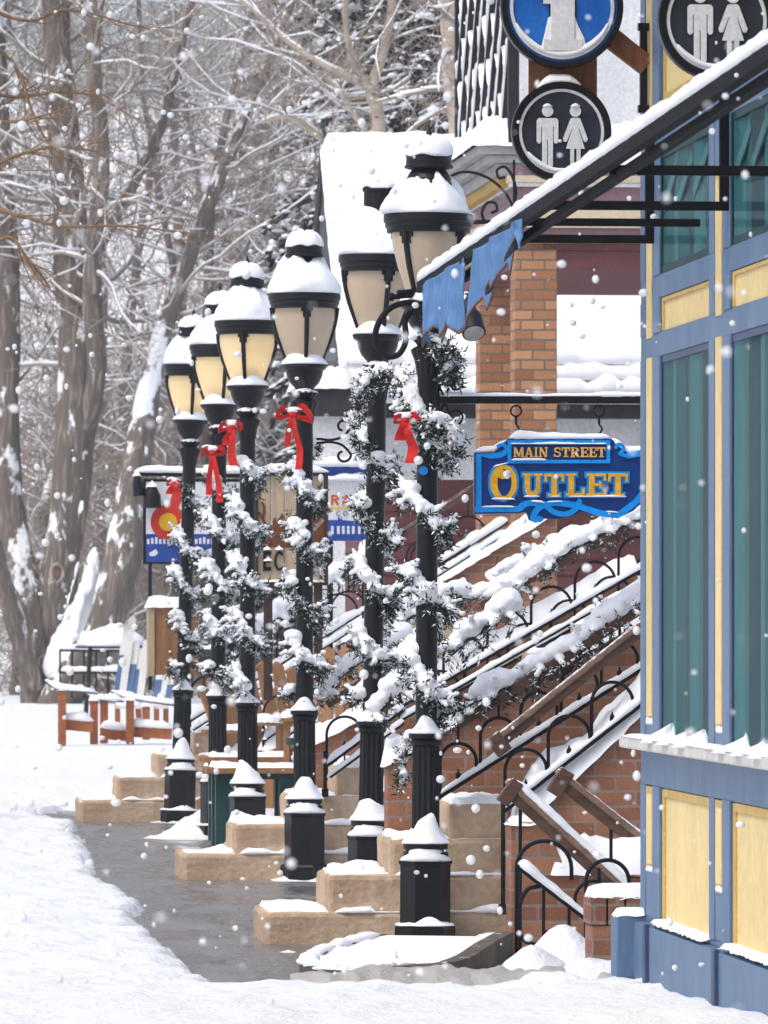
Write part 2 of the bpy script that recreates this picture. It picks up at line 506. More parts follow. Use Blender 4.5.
# ------------------------------------------------------------------ snow shapes
def snow_strip(mb, path, w, h, seed=0, step=0.03, nv=0.3, sag=0.25, gap=0.0):
    """rounded ridge of snow lying along a rail or ledge"""
    P = resample(path, step)
    m = len(P)
    if m < 3: return mb
    L = [0.0]
    for a, b in zip(P[:-1], P[1:]): L.append(L[-1] + (b - a).length)
    K = 9
    vs, fs = [], []
    for i in range(m):
        t = (P[min(i + 1, m - 1)] - P[max(i - 1, 0)]).normalized()
        side = t.cross(Vector((0, 0, 1)))
        if side.length < 1e-5: side = Vector((1, 0, 0))
        side.normalize()
        up = Vector((0, 0, 1))
        e = min(L[i], L[-1] - L[i])
        k = min(1.0, math.sqrt(max(0.02, e / max(w, 1e-4))))
        n1, n2 = nz(L[i] * 7, seed * 3.1), nz(L[i] * 3.3, seed * 5.7 + 9)
        n3 = nz(L[i] * 16, seed * 2.3 + 4)
        hh = h * k * max(0.12, 1 + nv * 1.6 * n1 + nv * n2 + nv * 0.6 * n3)
        ww = w * k * (1 + nv * 0.7 * n2 + nv * 0.4 * n3)
        if gap and nz(L[i] * 1.7, seed * 11.3) < gap - 0.6: hh *= 0.15; ww *= 0.6
        off = side * (w * 0.12 * n1)
        for j in range(K):
            a = PI * j / (K - 1)
            c, sn = math.cos(a), math.sin(a)
            x = c * ww / 2 * (1.0 if j not in (0, K - 1) else 0.9)
            y = (sn ** 0.8 if sn > 1e-6 else 0.0) * hh - sag * hh * 0.35 * abs(c) ** 3
            jn = nz(L[i] * 22 + j, a * 3, seed)
            p = P[i] + off + side * (x * (1 + 0.1 * jn)) + up * (y + 0.06 * hh * jn)
            vs.append(tuple(p))
    for i in range(m - 1):
        for j in range(K):
            j2 = (j + 1) % K
            fs.append((i * K + j, (i + 1) * K + j, (i + 1) * K + j2, i * K + j2))
    fs.append(tuple(range(K))); fs.append(tuple((m - 1) * K + j for j in range(K - 1, -1, -1)))
    mb.add(vs, fs)
    return mb

def snow_slab(mb, t0, t1, s0, s1, z, h, seed=0, res=0.04, edge=0.06, nv=0.35, drop=0.0, zf=None, hang=0.012):
    """pillow of snow on a level (or zf-shaped) rectangle"""
    nt_, ns_ = max(3, int((t1 - t0) / res)), max(3, int((s1 - s0) / res))
    vs, fs = [], []
    for i in range(nt_ + 1):
        for j in range(ns_ + 1):
            t = lerp(t0, t1, i / nt_); s = lerp(s0, s1, j / ns_)
            e = min(t - t0, t1 - t, s - s0, s1 - s)
            k = max(0.0, min(1.0, e / edge)); k = math.sqrt(1 - (1 - k) ** 2)
            hh = h * k * (1 + nv * nz(t * 4.2, s * 4.2, seed) * 1.4 + nv * 0.5 * nz(t * 15, s * 15, seed + 3))
            jx = 0.012 * nz(t * 17, s * 17, seed + 7) if e < 1e-6 else 0
            zz = zf(t, s) if zf else z
            vs.append((t + jx, s + jx, zz + max(0.0, hh) - (hang * (0.5 + nz(t * 20, s * 20, seed + 5)) if e < 1e-6 else 0)))
    W = ns_ + 1
    for i in range(nt_):
        for j in range(ns_):
            a = i * W + j
            fs.append((a, a + W, a + W + 1, a + 1))
    mb.add(vs, fs)
    return mb

def snow_pile(mb, c, r0, R, H, th0=None, peak=0.0, sharp=4, seed=0, n=40, m=9, power=1.5, lobe=0.12):
    """pile of snow round a post: H all round, higher by peak on the side th0"""
    cx, cy, cz = c
    vs, fs = [], []
    for i in range(m + 1):
        u = i / m
        for k in range(n):
            a = 2 * PI * k / n
            Rk = R * (1 + lobe * nz(math.cos(a) * 1.7, math.sin(a) * 1.7, seed) + 0.05 * nz(math.cos(a) * 6, math.sin(a) * 6, seed + 2))
            r = lerp(Rk, r0, u)
            hk = H * (1 + 0.5 * nz(math.cos(a) * 1.3 + 5, math.sin(a) * 1.3, seed))
            if th0 is not None: hk += peak * max(0.0, math.cos(a - th0)) ** sharp
            z = hk * (u ** power) + min(1, u * 4) * 0.012 * (1 - u)
            z += 0.002 * nz(math.cos(a) * 3, math.sin(a) * 3 + u * 3, seed + 9)
            vs.append((cx + r * math.cos(a), cy + r * math.sin(a), cz + z))
    for i in range(m):
        for k in range(n):
            k2 = (k + 1) % n
            fs.append((i * n + k, i * n + k2, (i + 1) * n + k2, (i + 1) * n + k))
    fs.append(tuple(range(n - 1, -1, -1)))
    fs.append(tuple(m * n + k for k in range(n)))
    mb.add(vs, fs)
    return mb

_tex = bpy.data.textures.new('snow lumps', 'CLOUDS'); _tex.noise_scale = 0.035; _tex.noise_depth = 3
_worn = bpy.data.textures.new('worn edges', 'CLOUDS'); _worn.noise_scale = 0.16; _worn.noise_depth = 3
def blob_snow(name, blobs, parent, voxel=0.010, disp=0.012, mat_=None):
    """snow clumps fused into one soft mass"""
    mb = MB()
    for (c, r, sq) in blobs: mb.ico(c, r, sq)
    o = mb.build(name, mat_ or M['snow'], parent, smooth=True)
    md = o.modifiers.new('fuse', 'REMESH'); md.mode = 'VOXEL'; md.voxel_size = voxel; md.use_smooth_shade = True
    d = o.modifiers.new('lumps', 'DISPLACE'); d.texture = _tex; d.strength = disp; d.mid_level = 0.5; d.texture_coords = 'LOCAL'
    return o

# ------------------------------------------------------------------ garlands
def needle_twig(mb, p, d, L, n, rng, nl=0.034, nw=0.0042):
    d = d.normalized()
    o1 = d.orthogonal().normalized(); o2 = d.cross(o1)
    vs, fs = [], []
    for j in range(n):
        q = p + d * (L * (j + rng.random()) / n)
        a = rng.random() * 2 * PI
        nd = (d * 0.65 + (o1 * math.cos(a) + o2 * math.sin(a)) * rng.uniform(0.6, 1.1)).normalized()
        w = nd.cross(Vector((rng.random() - .5, rng.random() - .5, rng.random() - .5))).normalized() * nw
        l = nl * rng.uniform(0.7, 1.25)
        b = len(vs)
        m = q + nd * (l * 0.45)
        vs += [tuple(q), tuple(m + w), tuple(q + nd * l), tuple(m - w)]
        fs.append((b, b + 1, b + 2, b + 3))
    mb.add(vs, fs)

def make_garland(root, path, seed, out_fn=None, twig=(0.06, 0.13), per=3, blobr=1.0, step=0.035, core=0.035, snow_h=0.04, cover=0.75, tipsnow=0.6, voxel=0.010, needles=13, droop=0.15, nl=0.034, zbias=0.03):
    rng = random.Random(seed)
    P = resample(path, step)
    fol = MB(); blobs = []
    fol.tube(P[::2] if len(P) > 6 else P, 0.012, 5)
    for i, p in enumerate(P):
        t = (P[min(i + 1, len(P) - 1)] - P[max(i - 1, 0)]).normalized()
        keep = nz(i * step * 3.1, seed * 1.7) > (0.5 - cover) * 1.3
        for _ in range(per):
            dv = Vector((rng.gauss(0, 1), rng.gauss(0, 1), rng.gauss(0, 1)))
            dv -= t * dv.dot(t) * 0.6
            if out_fn: dv = dv.normalized() + out_fn(p) * 0.9
            dv.z -= droop
            dv.normalize()
            L = rng.uniform(*twig)
            needle_twig(fol, p, dv, L, needles, rng, nl)
            if keep and dv.z > -0.5 and rng.random() < tipsnow:
                for u in (0.35, 0.7, 0.98):
                    r = rng.uniform(0.5, 1.0) * snow_h * (0.62 - 0.30 * u)
                    blobs.append((tuple(p + dv * (L * u) + Vector((0, 0, r * 0.8))), r, (1.25, 1.25, 0.85)))
        if keep:
            r = snow_h * rng.uniform(0.6, 1.15) * blobr * (1 + .45 * nz(i * step * 4.5, seed * 3.1))
            blobs.append((tuple(p + Vector((rng.uniform(-.01, .01), rng.uniform(-.01, .01), zbias + r * 0.35))), r, (1.2, 1.2, 0.8)))
    fo = fol.build('foliage', M['needle'], root)
    sn = blob_snow('snow', blobs, root, voxel)
    return fo, sn

def on_s(px, py, s0):
    k = (px - HX) / FOC
    t = (k * (OY + CA * s0) - OX + SA * s0) / (CA - k * SA)
    return at(px, py, OY + SA * t + CA * s0)

def annulus(mb, c, r0, r1, s0, s1, n=64):
    """ring standing upright, facing along the street"""
    vs, fs = [], []
    for k in range(n):
        a = 2 * PI * k / n
        ca, sa = math.cos(a), math.sin(a)
        for r, s in ((r0, s0), (r1, s0), (r1, s1), (r0, s1)):
            vs.append((c[0] + r * ca, s, c[2] + r * sa))
    for k in range(n):
        a, b = k * 4, ((k + 1) % n) * 4
        for q in range(4):
            q2 = (q + 1) % 4
            fs.append((a + q, a + q2, b + q2, b + q))
    mb.add(vs, fs)
    return mb

# ================================================================== street lamps
def hexr(prof, n=6, rot=0.0):
    mb = MB(); mb.lathe((0, 0, 0), prof, n, rot=rot); return mb
LAMP = {}
def lamp_data():
    z0 = (0, 0, 0)
    a = hexr([(.150, -.06), (.150, .085), (.142, .098), (.128, .102)])
    LAMP['plinth'] = (a.mesh('plinth', z0), 'iron')
    LAMP['base'] = (hexr([(.124, .10), (.124, .395), (.132, .40), (.132, .415), (.10, .42)]).mesh('base', z0), 'iron')
    a = MB(); a.lathe(z0, [(.10, .418), (.112, .43), (.112, .455), (.098, .462), (.098, .468), (.110, .475), (.110, .50), (.095, .508), (.07, .52)], 32)
    LAMP['base_moulding'] = (a.mesh('base_moulding', z0, True), 'iron')
    a = MB(); a.lathe(z0, [(.068, .51), (.064, .60), (.062, .98)], 96, flute=(14, .07))
    LAMP['fluted_shaft'] = (a.mesh('fluted_shaft', z0, True), 'iron')
    a = MB(); a.lathe(z0, [(.062, .975), (.076, .985), (.080, 1.0), (.070, 1.008), (.085, 1.02), (.085, 1.04), (.07, 1.055), (.052, 1.07)], 32)
    LAMP['shaft_collar'] = (a.mesh('shaft_collar', z0, True), 'iron')
    a = MB(); a.lathe(z0, [(.0535, 1.06), (.0515, 2.86)], 24)
    LAMP['pole'] = (a.mesh('pole', z0, True), 'iron')
    a = MB(); a.lathe(z0, [(.052, 2.80), (.056, 2.83), (.062, 2.87), (.078, 2.91), (.082, 2.925), (.07, 2.935), (.05, 2.945), (.06, 2.96), (.078, 2.975), (.078, 2.99), (.05, 3.0)], 96, flute=(12, .05))
    LAMP['pole_capital'] = (a.mesh('pole_capital', z0, True), 'iron')
    a = MB(); a.lathe(z0, [(.045, 2.995), (.058, 3.01), (.09, 3.045), (.108, 3.085), (.115, 3.12), (.132, 3.13), (.138, 3.145), (.132, 3.16), (.11, 3.175)], 32)
    LAMP['lantern_bowl'] = (a.mesh('lantern_bowl', z0, True), 'iron')
    gp = [(.106, 3.172), (.116, 3.20), (.138, 3.26), (.163, 3.33), (.182, 3.40), (.193, 3.455), (.196, 3.505)]
    a = MB()
    vs, fs = [], []
    M_ = len(gp); K = 10
    for i, (r, z) in enumerate(gp):
        for k in range(K + 1):
            u = k / K; an = 2 * PI / 4 * u
            # between flat hexagon side and a round shade
            rf = r * math.cos(PI / 4) / math.cos(an - PI / 4)
            rr = lerp(rf, r, 0.72)
            vs.append((rr * math.cos(an), rr * math.sin(an), z))
    n = len(vs)
    vs += [(x * .96, y * .96, z) for x, y, z in vs]
    W = K + 1
    for i in range(M_ - 1):
        for k in range(K):
            q = i * W + k
            fs.append((q, q + 1, q + W + 1, q + W)); fs.append((n + q, n + q + W, n + q + W + 1, n + q + 1))
    rim = [i * W for i in range(M_)] + [(M_ - 1) * W + k for k in range(1, W)] + [i * W + K for i in range(M_ - 2, -1, -1)] + list(range(K - 1, 0, -1))
    for a_, b_ in zip(rim, rim[1:] + rim[:1]): fs.append((a_, n + a_, n + b_, b_))
    a.add(vs, fs)
    LAMP['glass'] = a
    a = MB()
    path = [(r * 1.005, 0, z) for r, z in gp]
    rb = []
    a.tube([(.135, 0, 3.14)] + path, [.013] * 4 + [.015] * 3 + [.018], 8)
    a.box((.165, -.036, 3.475), (.198, .036, 3.515)); a.box((.168, -.024, 3.44), (.197, .024, 3.476))
    LAMP['rib'] = a
    a = MB(); a.lathe(z0, [(.185, 3.497), (.205, 3.50), (.207, 3.52), (.214, 3.527), (.214, 3.545), (.222, 3.552), (.222, 3.585), (.213, 3.592), (.17, 3.61)], 48)
    LAMP['lantern_rim'] = (a.mesh('lantern_rim', z0, True), 'iron')
    a = MB(); a.lathe(z0, [(.19, 3.60), (.16, 3.66), (.12, 3.72), (.10, 3.74)], 32)
    LAMP['lantern_roof'] = (a.mesh('lantern_roof', z0, True), 'iron')
    a = MB(); a.lathe(z0, [(.118, 3.70), (.114, 3.745), (.106, 3.75), (.11, 3.765), (.098, 3.79), (.08, 3.815), (.09, 3.822)], 32)
    LAMP['chimney'] = (a.mesh('chimney', z0, True), 'iron')
    a = MB(); a.lathe(z0, [(.10, 3.812), (.120, 3.818), (.120, 3.828), (.113, 3.834), (.112, 3.872), (.116, 3.878), (.105, 3.89), (.06, 3.93), (.02, 3.95)], 32)
    LAMP['chimney_cap'] = (a.mesh('chimney_cap', z0, True), 'iron')
    a = MB(); a.lathe(z0, [(.012, 3.93), (.020, 3.965), (.010, 3.975), (.016, 3.99), (.010, 4.005), (.003, 4.03)], 12)
    LAMP['finial'] = (a.mesh('finial', z0, True), 'iron')
    a = MB(); a.lathe(z0, [(.105, 3.78), (.088, 3.80), (.088, 3.935), (.096, 3.94), (.096, 3.96), (.085, 3.966)], 32)
    LAMP['flat_chimney'] = (a.mesh('chimney_cap', z0, True), 'iron')
    # glass and ribs turned in quarter steps
    for k in range(4):
        rm = np.array(Matrix.Rotation(k * PI / 2, 3, 'Z'))
        for key in ('glass', 'rib'):
            src = LAMP[key]
            m2 = MB(); m2.v = [tuple(rm @ np.array(v)) for v in src.v]; m2.f = src.f
            LAMP[key + str(k)] = m2.mesh(key, z0, True)
    for k in range(4):
        LAMP['rib%d' % k].set_sharp_from_angle(angle=math.radians(40))
        me = LAMP['glass%d' % k]; me.set_sharp_from_angle(angle=math.radians(50))
        me2 = me.copy(); me.materials.append(M['lamp_glass']); me2.materials.append(M['lamp_lit'])
        LAMP['lit%d' % k] = me2
        LAMP['rib%d' % k].materials.append(M['iron'])
    for k, v in LAMP.items():
        if isinstance(v, tuple):
            v[0].set_sharp_from_angle(angle=math.radians(38 if k != 'plinth' and k != 'base' else 20))
            v[0].materials.append(M[v[1]])
lamp_data()

def street_lamp(label, pos, rot, lit, seed, flat=False, lean=0.0, drift=0.0):
    root = thing('street_lamp', label, 'street lamp', pos, 'street lamps along the pavement')
    b = BASE[root.name]
    root.rotation_euler = (0, lean, ANG); root.scale = (.995, .995, .9925)
    skip = {'glass', 'rib', 'flat_chimney'} if not flat else {'glass', 'rib', 'chimney_cap', 'finial'}
    for k, v in LAMP.items():
        if k in skip or not isinstance(v, tuple): continue
        o = link_mesh('chimney_cap' if k == 'flat_chimney' else k, v[0], root)
        if k not in ('plinth', 'base'): o.rotation_euler.z = rot
        else: o.rotation_euler.z = rot * 0.3 - 0.25
    for k in range(4):
        o = link_mesh('glass_panel', LAMP[('lit' if lit else 'glass') + str(k)], root); o.rotation_euler.z = rot
        o = link_mesh('rib', LAMP['rib' + str(k)], root); o.rotation_euler.z = rot
    if lit:
        mb = MB(); mb.ico((b.x, b.y, b.z + 3.33), .04, (1, 1, 1.5)); mb.build('bulb', M['bulb'], root, smooth=True)
    rng = random.Random(seed)
    def sn(fn):
        mb = MB(); fn(mb); return mb.build('snow_cap', M['snow'], root, smooth=True)
    th = -PI / 2 + rng.uniform(-.35, .15)
    # snow lying on the hexagonal base and on the rings above it
    sn(lambda m: snow_pile(m, (b.x, b.y, b.z + .415), .085, .128, .03, th, .085 + rng.uniform(-.02, .03), 1.6, seed, power=1.0, lobe=.06))
    sn(lambda m: snow_pile(m, (b.x, b.y, b.z + .500), .0705, .122, .075, th + rng.uniform(-.3, .2), .06 + rng.uniform(-.02, .04), 2.5, seed + 1, power=1.5, lobe=.07))
    if rng.random() < .8:
        sn(lambda m: snow_pile(m, (b.x, b.y, b.z + .098), .118, .152, .012, th + .2, .035, 8, seed + 2))
    sn(lambda m: snow_pile(m, (b.x, b.y, b.z + 1.04), .056, .088, .03, th, .06, 2, seed + 3, power=1.2))
    sn(lambda m: snow_pile(m, (b.x, b.y, b.z + 2.985), .04, .08, .02, th, .035, 3, seed + 4))
    sn(lambda m: snow_pile(m, (b.x, b.y, b.z + 3.158), .085, .145, .06 + rng.uniform(0, .02), th, .05, 2, seed + 5, power=1.1, lobe=.05))
    # bell of snow on the lantern roof
    def jit(r, z, a):
        if z < 3.60: return r, z
        w = nz(math.cos(a) * 1.5, math.sin(a) * 1.5 + z * 7, seed * 1.9)
        w2 = nz(math.cos(a) * 4.5, math.sin(a) * 4.5 + z * 16, seed * 3.3)
        return r * (1 + .11 * w + .045 * w2) + drift * 0.02 * math.cos(a - 2.6), z + (.04 * w + .015 * w2) * min(1, (z - 3.6) * 8)
    prof = [(.21, 3.588), (.226, 3.592), (.229, 3.606), (.224, 3.635), (.208, 3.672), (.183, 3.706), (.155, 3.732), (.13, 3.752), (.112, 3.764), (.10, 3.768)]
    if drift < .9: prof = [(.21, 3.588), (.226, 3.592), (.229, 3.606), (.225, 3.635), (.211, 3.675), (.187, 3.715), (.157, 3.752), (.130, 3.782), (.112, 3.802), (.100, 3.812)]
    if flat: prof = prof[:5] + [(.188, 3.72), (.165, 3.765), (.142, 3.805), (.120, 3.84), (.095, 3.86)]
    sn(lambda m: m.lathe((b.x, b.y, b.z), prof, 56, jit=jit))
    def jit2(r, z, a):
        w = nz(math.cos(a) * 1.6, math.sin(a) * 1.6, seed * 2.9 + z * 5)
        return r * (1 + .06 * w), z + .02 * w
    if not flat:
        sn(lambda m: m.lathe((b.x, b.y, b.z), [(.100, 3.874), (.117, 3.878), (.118, 3.89), (.113, 3.915), (.10, 3.94), (.078, 3.962), (.045, 3.978), (.0, 3.984)], 40, jit=jit2))
    else:
        sn(lambda m: m.lathe((b.x, b.y, b.z), [(.08, 3.956), (.098, 3.96), (.100, 3.972), (.09, 3.988), (.0, 3.996)], 36, jit=jit2))
    return root

def red_bow(label, c, sc, seed, loops=(1.0, 1.0), tails=(1.0, 1.0), az=0.0, tw=1.0):
    root = thing('ribbon_bow', label, 'ribbon', c, 'red ribbon bows on the lamp posts')
    b = BASE[root.name]
    rng = random.Random(seed)
    fwd = Vector((math.sin(az), -math.cos(az), 0)); sd = Vector((math.cos(az), math.sin(az), 0)); up = Vector((0, 0, 1))
    def rib(path, w, name, wd=None):
        mb = MB()
        P = smoothpath(path, 6)
        n = len(P)
        ww = [w * (0.55 + 0.45 * math.sin(PI * min(1, (i / (n - 1)) * 1.15 + 0.08))) if name == 'loop' else w * (0.6 + 0.4 * i / (n - 1)) for i in range(n)]
        mb.band(P, lambda i: (wd or fwd * 0.55 + up * 0.65) * ww[i], 0.003, lambda i: fwd * 0.8 + Vector((.02 * i / n, 0, .1)))
        return mb.build(name, M['red'], root, smooth=False)
    for sg in (-1, 1):
        s = sc * loops[sg > 0]
        drop = rng.uniform(.2, 1.1)
        if s > 0: rib([b + up * .0, b + sd * sg * .05 * s + fwd * .035 + up * .035 * s, b + sd * sg * .10 * s + fwd * .03 + up * (.02 - .04 * drop) * s, b + sd * sg * .095 * s + fwd * .0 - up * .03 * s * drop,
             b + sd * sg * .05 * s - up * .02 * s, b], .028 * s, 'loop', wd=(up * .8 + fwd * .5))
        L = sc * tails[sg > 0] * rng.uniform(.22, .30)
        x = sg * rng.uniform(.01, .05) * sc
        if L > 0: rib([b + fwd * .02, b + fwd * .045 + sd * x * .4 - up * L * .3, b + fwd * .03 + sd * (x * .9 + rng.uniform(-.02, .02)) - up * L * .65, b + fwd * .04 + sd * x - up * L], .030 * sc * tw, 'tail', wd=sd * .9 + fwd * .25 * sg)
    k = MB(); k.ico(tuple(b + fwd * .025), .022 * sc, (1, .8, 1.1)); k.build('knot', M['red'], root, smooth=True)
    s = MB(); s.ico(tuple(b + fwd * .02 + up * .022 * sc), .026 * sc, (1.3, .9, .7)); snow_strip(s, [b + fwd * .02 + up * .03 * sc - sd * .07 * sc, b + fwd * .02 + up * .025 * sc + sd * .07 * sc], .035 * sc, .02 * sc, seed, step=.008, nv=.5)
    s.build('snow', M['snow'], root, smooth=True)
    return root

LP = [  # pixel x, depth, turn, lit, flat, lean, label, garland label, bow (px, py, scale, label)
    (425, 31.22, 0.87, False, False, 0.005, 'black street lamp with a pointed finial, carrying the bar of the outlet sign',
     'snowy evergreen garland on the lamp post that holds the outlet sign', (405, 420, 1.1, 'red bow with a broad tail on the post beside the outlet sign', (.7, .9), (.55, 1.05), 1.3)),
    (369.5, 34.75, 0.19, False, True, 0.0145, 'black street lamp with a flat snowy chimney, its lantern overlapped by the next',
     'snowy evergreen garland on the post of the lamp with the flat chimney', (356, 404, 0.45, 'small red bow almost buried in the bushy garland of the flat chimney lamp', (.6, .9), (.5, 0), 1.0)),
    (304.5, 38.87, 0.0, False, False, 0.0, 'black street lamp with unlit cream glass, standing before the wooden antler sign',
     'snowy evergreen garland on the post before the wooden antler sign', (292, 414, 1.2, 'red bow with two wide loops on the post before the antler sign', (1.0, 1.2), (.75, 1.15), .8)),
    (247.5, 42.46, -0.22, True, False, 0.0, 'black street lamp with the brightest amber glass, rising behind the picnic table end',
     'snowy evergreen garland on the post of the brightest amber lamp', (231, 427, 1.1, 'red bow with one long straight tail under the brightest amber lamp', (.9, .8), (.5, 1.1), 1.1)),
    (217, 46.2, 0.15, True, False, 0.006, 'black street lamp mostly hidden between two lit lanterns, its foot behind the teal table leg',
     'snowy evergreen garland on the post that is squeezed between two lit lamps', (212, 452, 1.25, 'crumpled red bow with long hanging tails on the half hidden lamp post', (.7, .8), (1.2, 1.25), .8)),
    (179, 49.8, 0.0, True, False, 0.029, 'leaning black street lamp in front of the sign with the red ring',
     'snowy evergreen garland on the leaning post before the red ring sign', (174, 483, .9, 'red bow with a stubby tail just above the red ring sign', (.7, .6), (.4, .5), 1.2)),
]
for i, (px, Y, rot, lit, flat, lean, lab, glab, bow) in enumerate(LP):
    p = at(px, HY, Y); p.z = 0.0
    lampo = street_lamp(lab, p, rot, lit, 11 + i * 7, flat, lean, 1.0 if i == 0 else 0.3)
    if i == 0:
        bd = MB(); annulus(bd, on_s(421, 467, -.06), 0.0, .022, -.068, -.052, 20)
        bd.build('badge', M['sign_blue'], lampo)
    # garland wound round the post
    groot = thing('lamp_garland', glab, 'garland', p, 'evergreen garlands wound round the lamp posts')
    rng = random.Random(40 + i)
    turns = rng.uniform(4.0, 4.8); ph = rng.uniform(0, 6.28)
    ztop, zbot = (2.62, 1.12) if i else (2.85, 1.08)
    path = []
    for k in range(140):
        u = k / 139
        a = ph + turns * 2 * PI * u + 1.1 * nz(u * 5, i * 7.7)
        r = .078 + .03 * nz(u * 9, i * 3.3)
        z = lerp(ztop, zbot, u)
        path.append((p.x + lean * z + r * math.cos(a), p.y + r * math.sin(a), z + .03 * math.sin(a * 2 + 1)))
    make_garland(groot, path, 300 + i, lambda q, c=p: (Vector((q.x - c.x, q.y - c.y, 0))).normalized(), twig=(.045, .115), per=3, step=.042,
                 snow_h=.046, cover=.74, tipsnow=.55, voxel=.0065, needles=18, droop=.25, blobr=.85, zbias=.02)
    bx, by, sc, bl, lo, ta, tw_ = bow
    q = at(bx, by, Y - .13)
    red_bow(bl, q, .82 * sc * (Y / 39.0) ** .5, 90 + i, lo, ta, 0.0, tw_)

# bushy swag of the garland where the two nearest posts stand close together
pw = at(372, 430, 34.5)
g = thing('garland_swag', 'bushy snow laden garland arch hung at the lantern neck of the flat chimney lamp', 'garland', pw)
make_garland(g, smoothpath([at(352, 425, 34.5), at(362, 392, 34.5), at(384, 374, 34.5), at(404, 384, 34.4), at(414, 408, 34.3)], 8), 77, twig=(.05, .11), per=4, step=.04, snow_h=.03, cover=.7, tipsnow=.4, voxel=.008)
g = thing('garland_swag', 'dark sparsely snowed sprig of garland sticking out right of the outlet lamp neck', 'garland', at(445, 370, 31.2))
make_garland(g, smoothpath([at(428, 345, 31.15), at(444, 350, 31.15), at(452, 366, 31.15), at(446, 382, 31.15)], 8), 78, twig=(.04, .10), per=4, step=.03, snow_h=.022, cover=.5, tipsnow=.35)
g = thing('garland_swag', 'drooping snowy sprig of garland right of the red bow on the outlet lamp', 'garland', at(440, 440, 31.1))
make_garland(g, smoothpath([at(414, 428, 31.1), at(434, 424, 31.1), at(450, 434, 31.1), at(456, 452, 31.1)], 8), 79, twig=(.04, .10), per=4, step=.03, snow_h=.028, cover=.8, tipsnow=.5, voxel=.008)

# hose-like cable loop and the floodlights on the nearest lamp
lp = thing('cable_loop', 'thick black cable loop hanging beside the lantern with the finial', 'cable', at(392, 330, 31.1))
mb = MB(); mb.tube(smoothpath([at(420, 303, 31.1), at(404, 303, 31.08), at(388, 310, 31.06), at(377, 327, 31.05), at(376, 344, 31.05), at(386, 356, 31.05), at(399, 354, 31.06), at(406, 340, 31.08), at(405, 322, 31.1), at(410, 312, 31.12)], 8), .015, 10)
mb.build('loop', M['iron_thin'], lp, smooth=True)
mb = MB(); mb.tube([at(391, 297, 31.05), at(424, 294, 31.15)], .013, 8); mb.tube([at(398, 292, 31.05), at(424, 290, 31.15)], .010, 8); mb.tube([at(391, 293, 31.05), at(391, 301, 31.05)], .013, 8)
mb.build('bracket_arm', M['iron_thin'], lp, smooth=True)

def floodlight(label, a, b, r):
    root = thing('floodlight', label, 'floodlight', a, 'floodlights on the lamp pole')
    mb = MB(); mb.tube([a, a.lerp(b, .55)], [r * .62, r * .66], 20); mb.build('housing', M['iron'], root, smooth_angle=40)
    mb = MB(); mb.tube([a.lerp(b, .52), a.lerp(b, .6), b], [r * .9, r, r], 20); mb.build('hood', M['iron'], root, smooth_angle=40)
    mb = MB(); mb.tube([a.lerp(b, .97), a.lerp(b, 1.02)], r * .85, 20); mb.build('lens', M['greywood'], root, smooth_angle=40)
    mb = MB(); snow_strip(mb, [a + Vector((0, 0, r * .5)), a.lerp(b, .5) + Vector((0, 0, r * .62))], r * 1.1, r * .4, 3, step=.01); mb.build('snow', M['snow'], root, smooth=True)
    mb = MB(); mb.tube([a, a + Vector((-.10, .02, .02))], .012, 8); mb.build('arm', M['iron'], root, smooth=True)
floodlight('black floodlight tilted down right, against the brick pillar', at(466, 298, 31.0), at(474, 333, 30.85), .058)
floodlight('black floodlight lying lower, tucked close behind the torn blue pennant', at(440, 322, 31.1), at(462, 318, 30.9), .05)

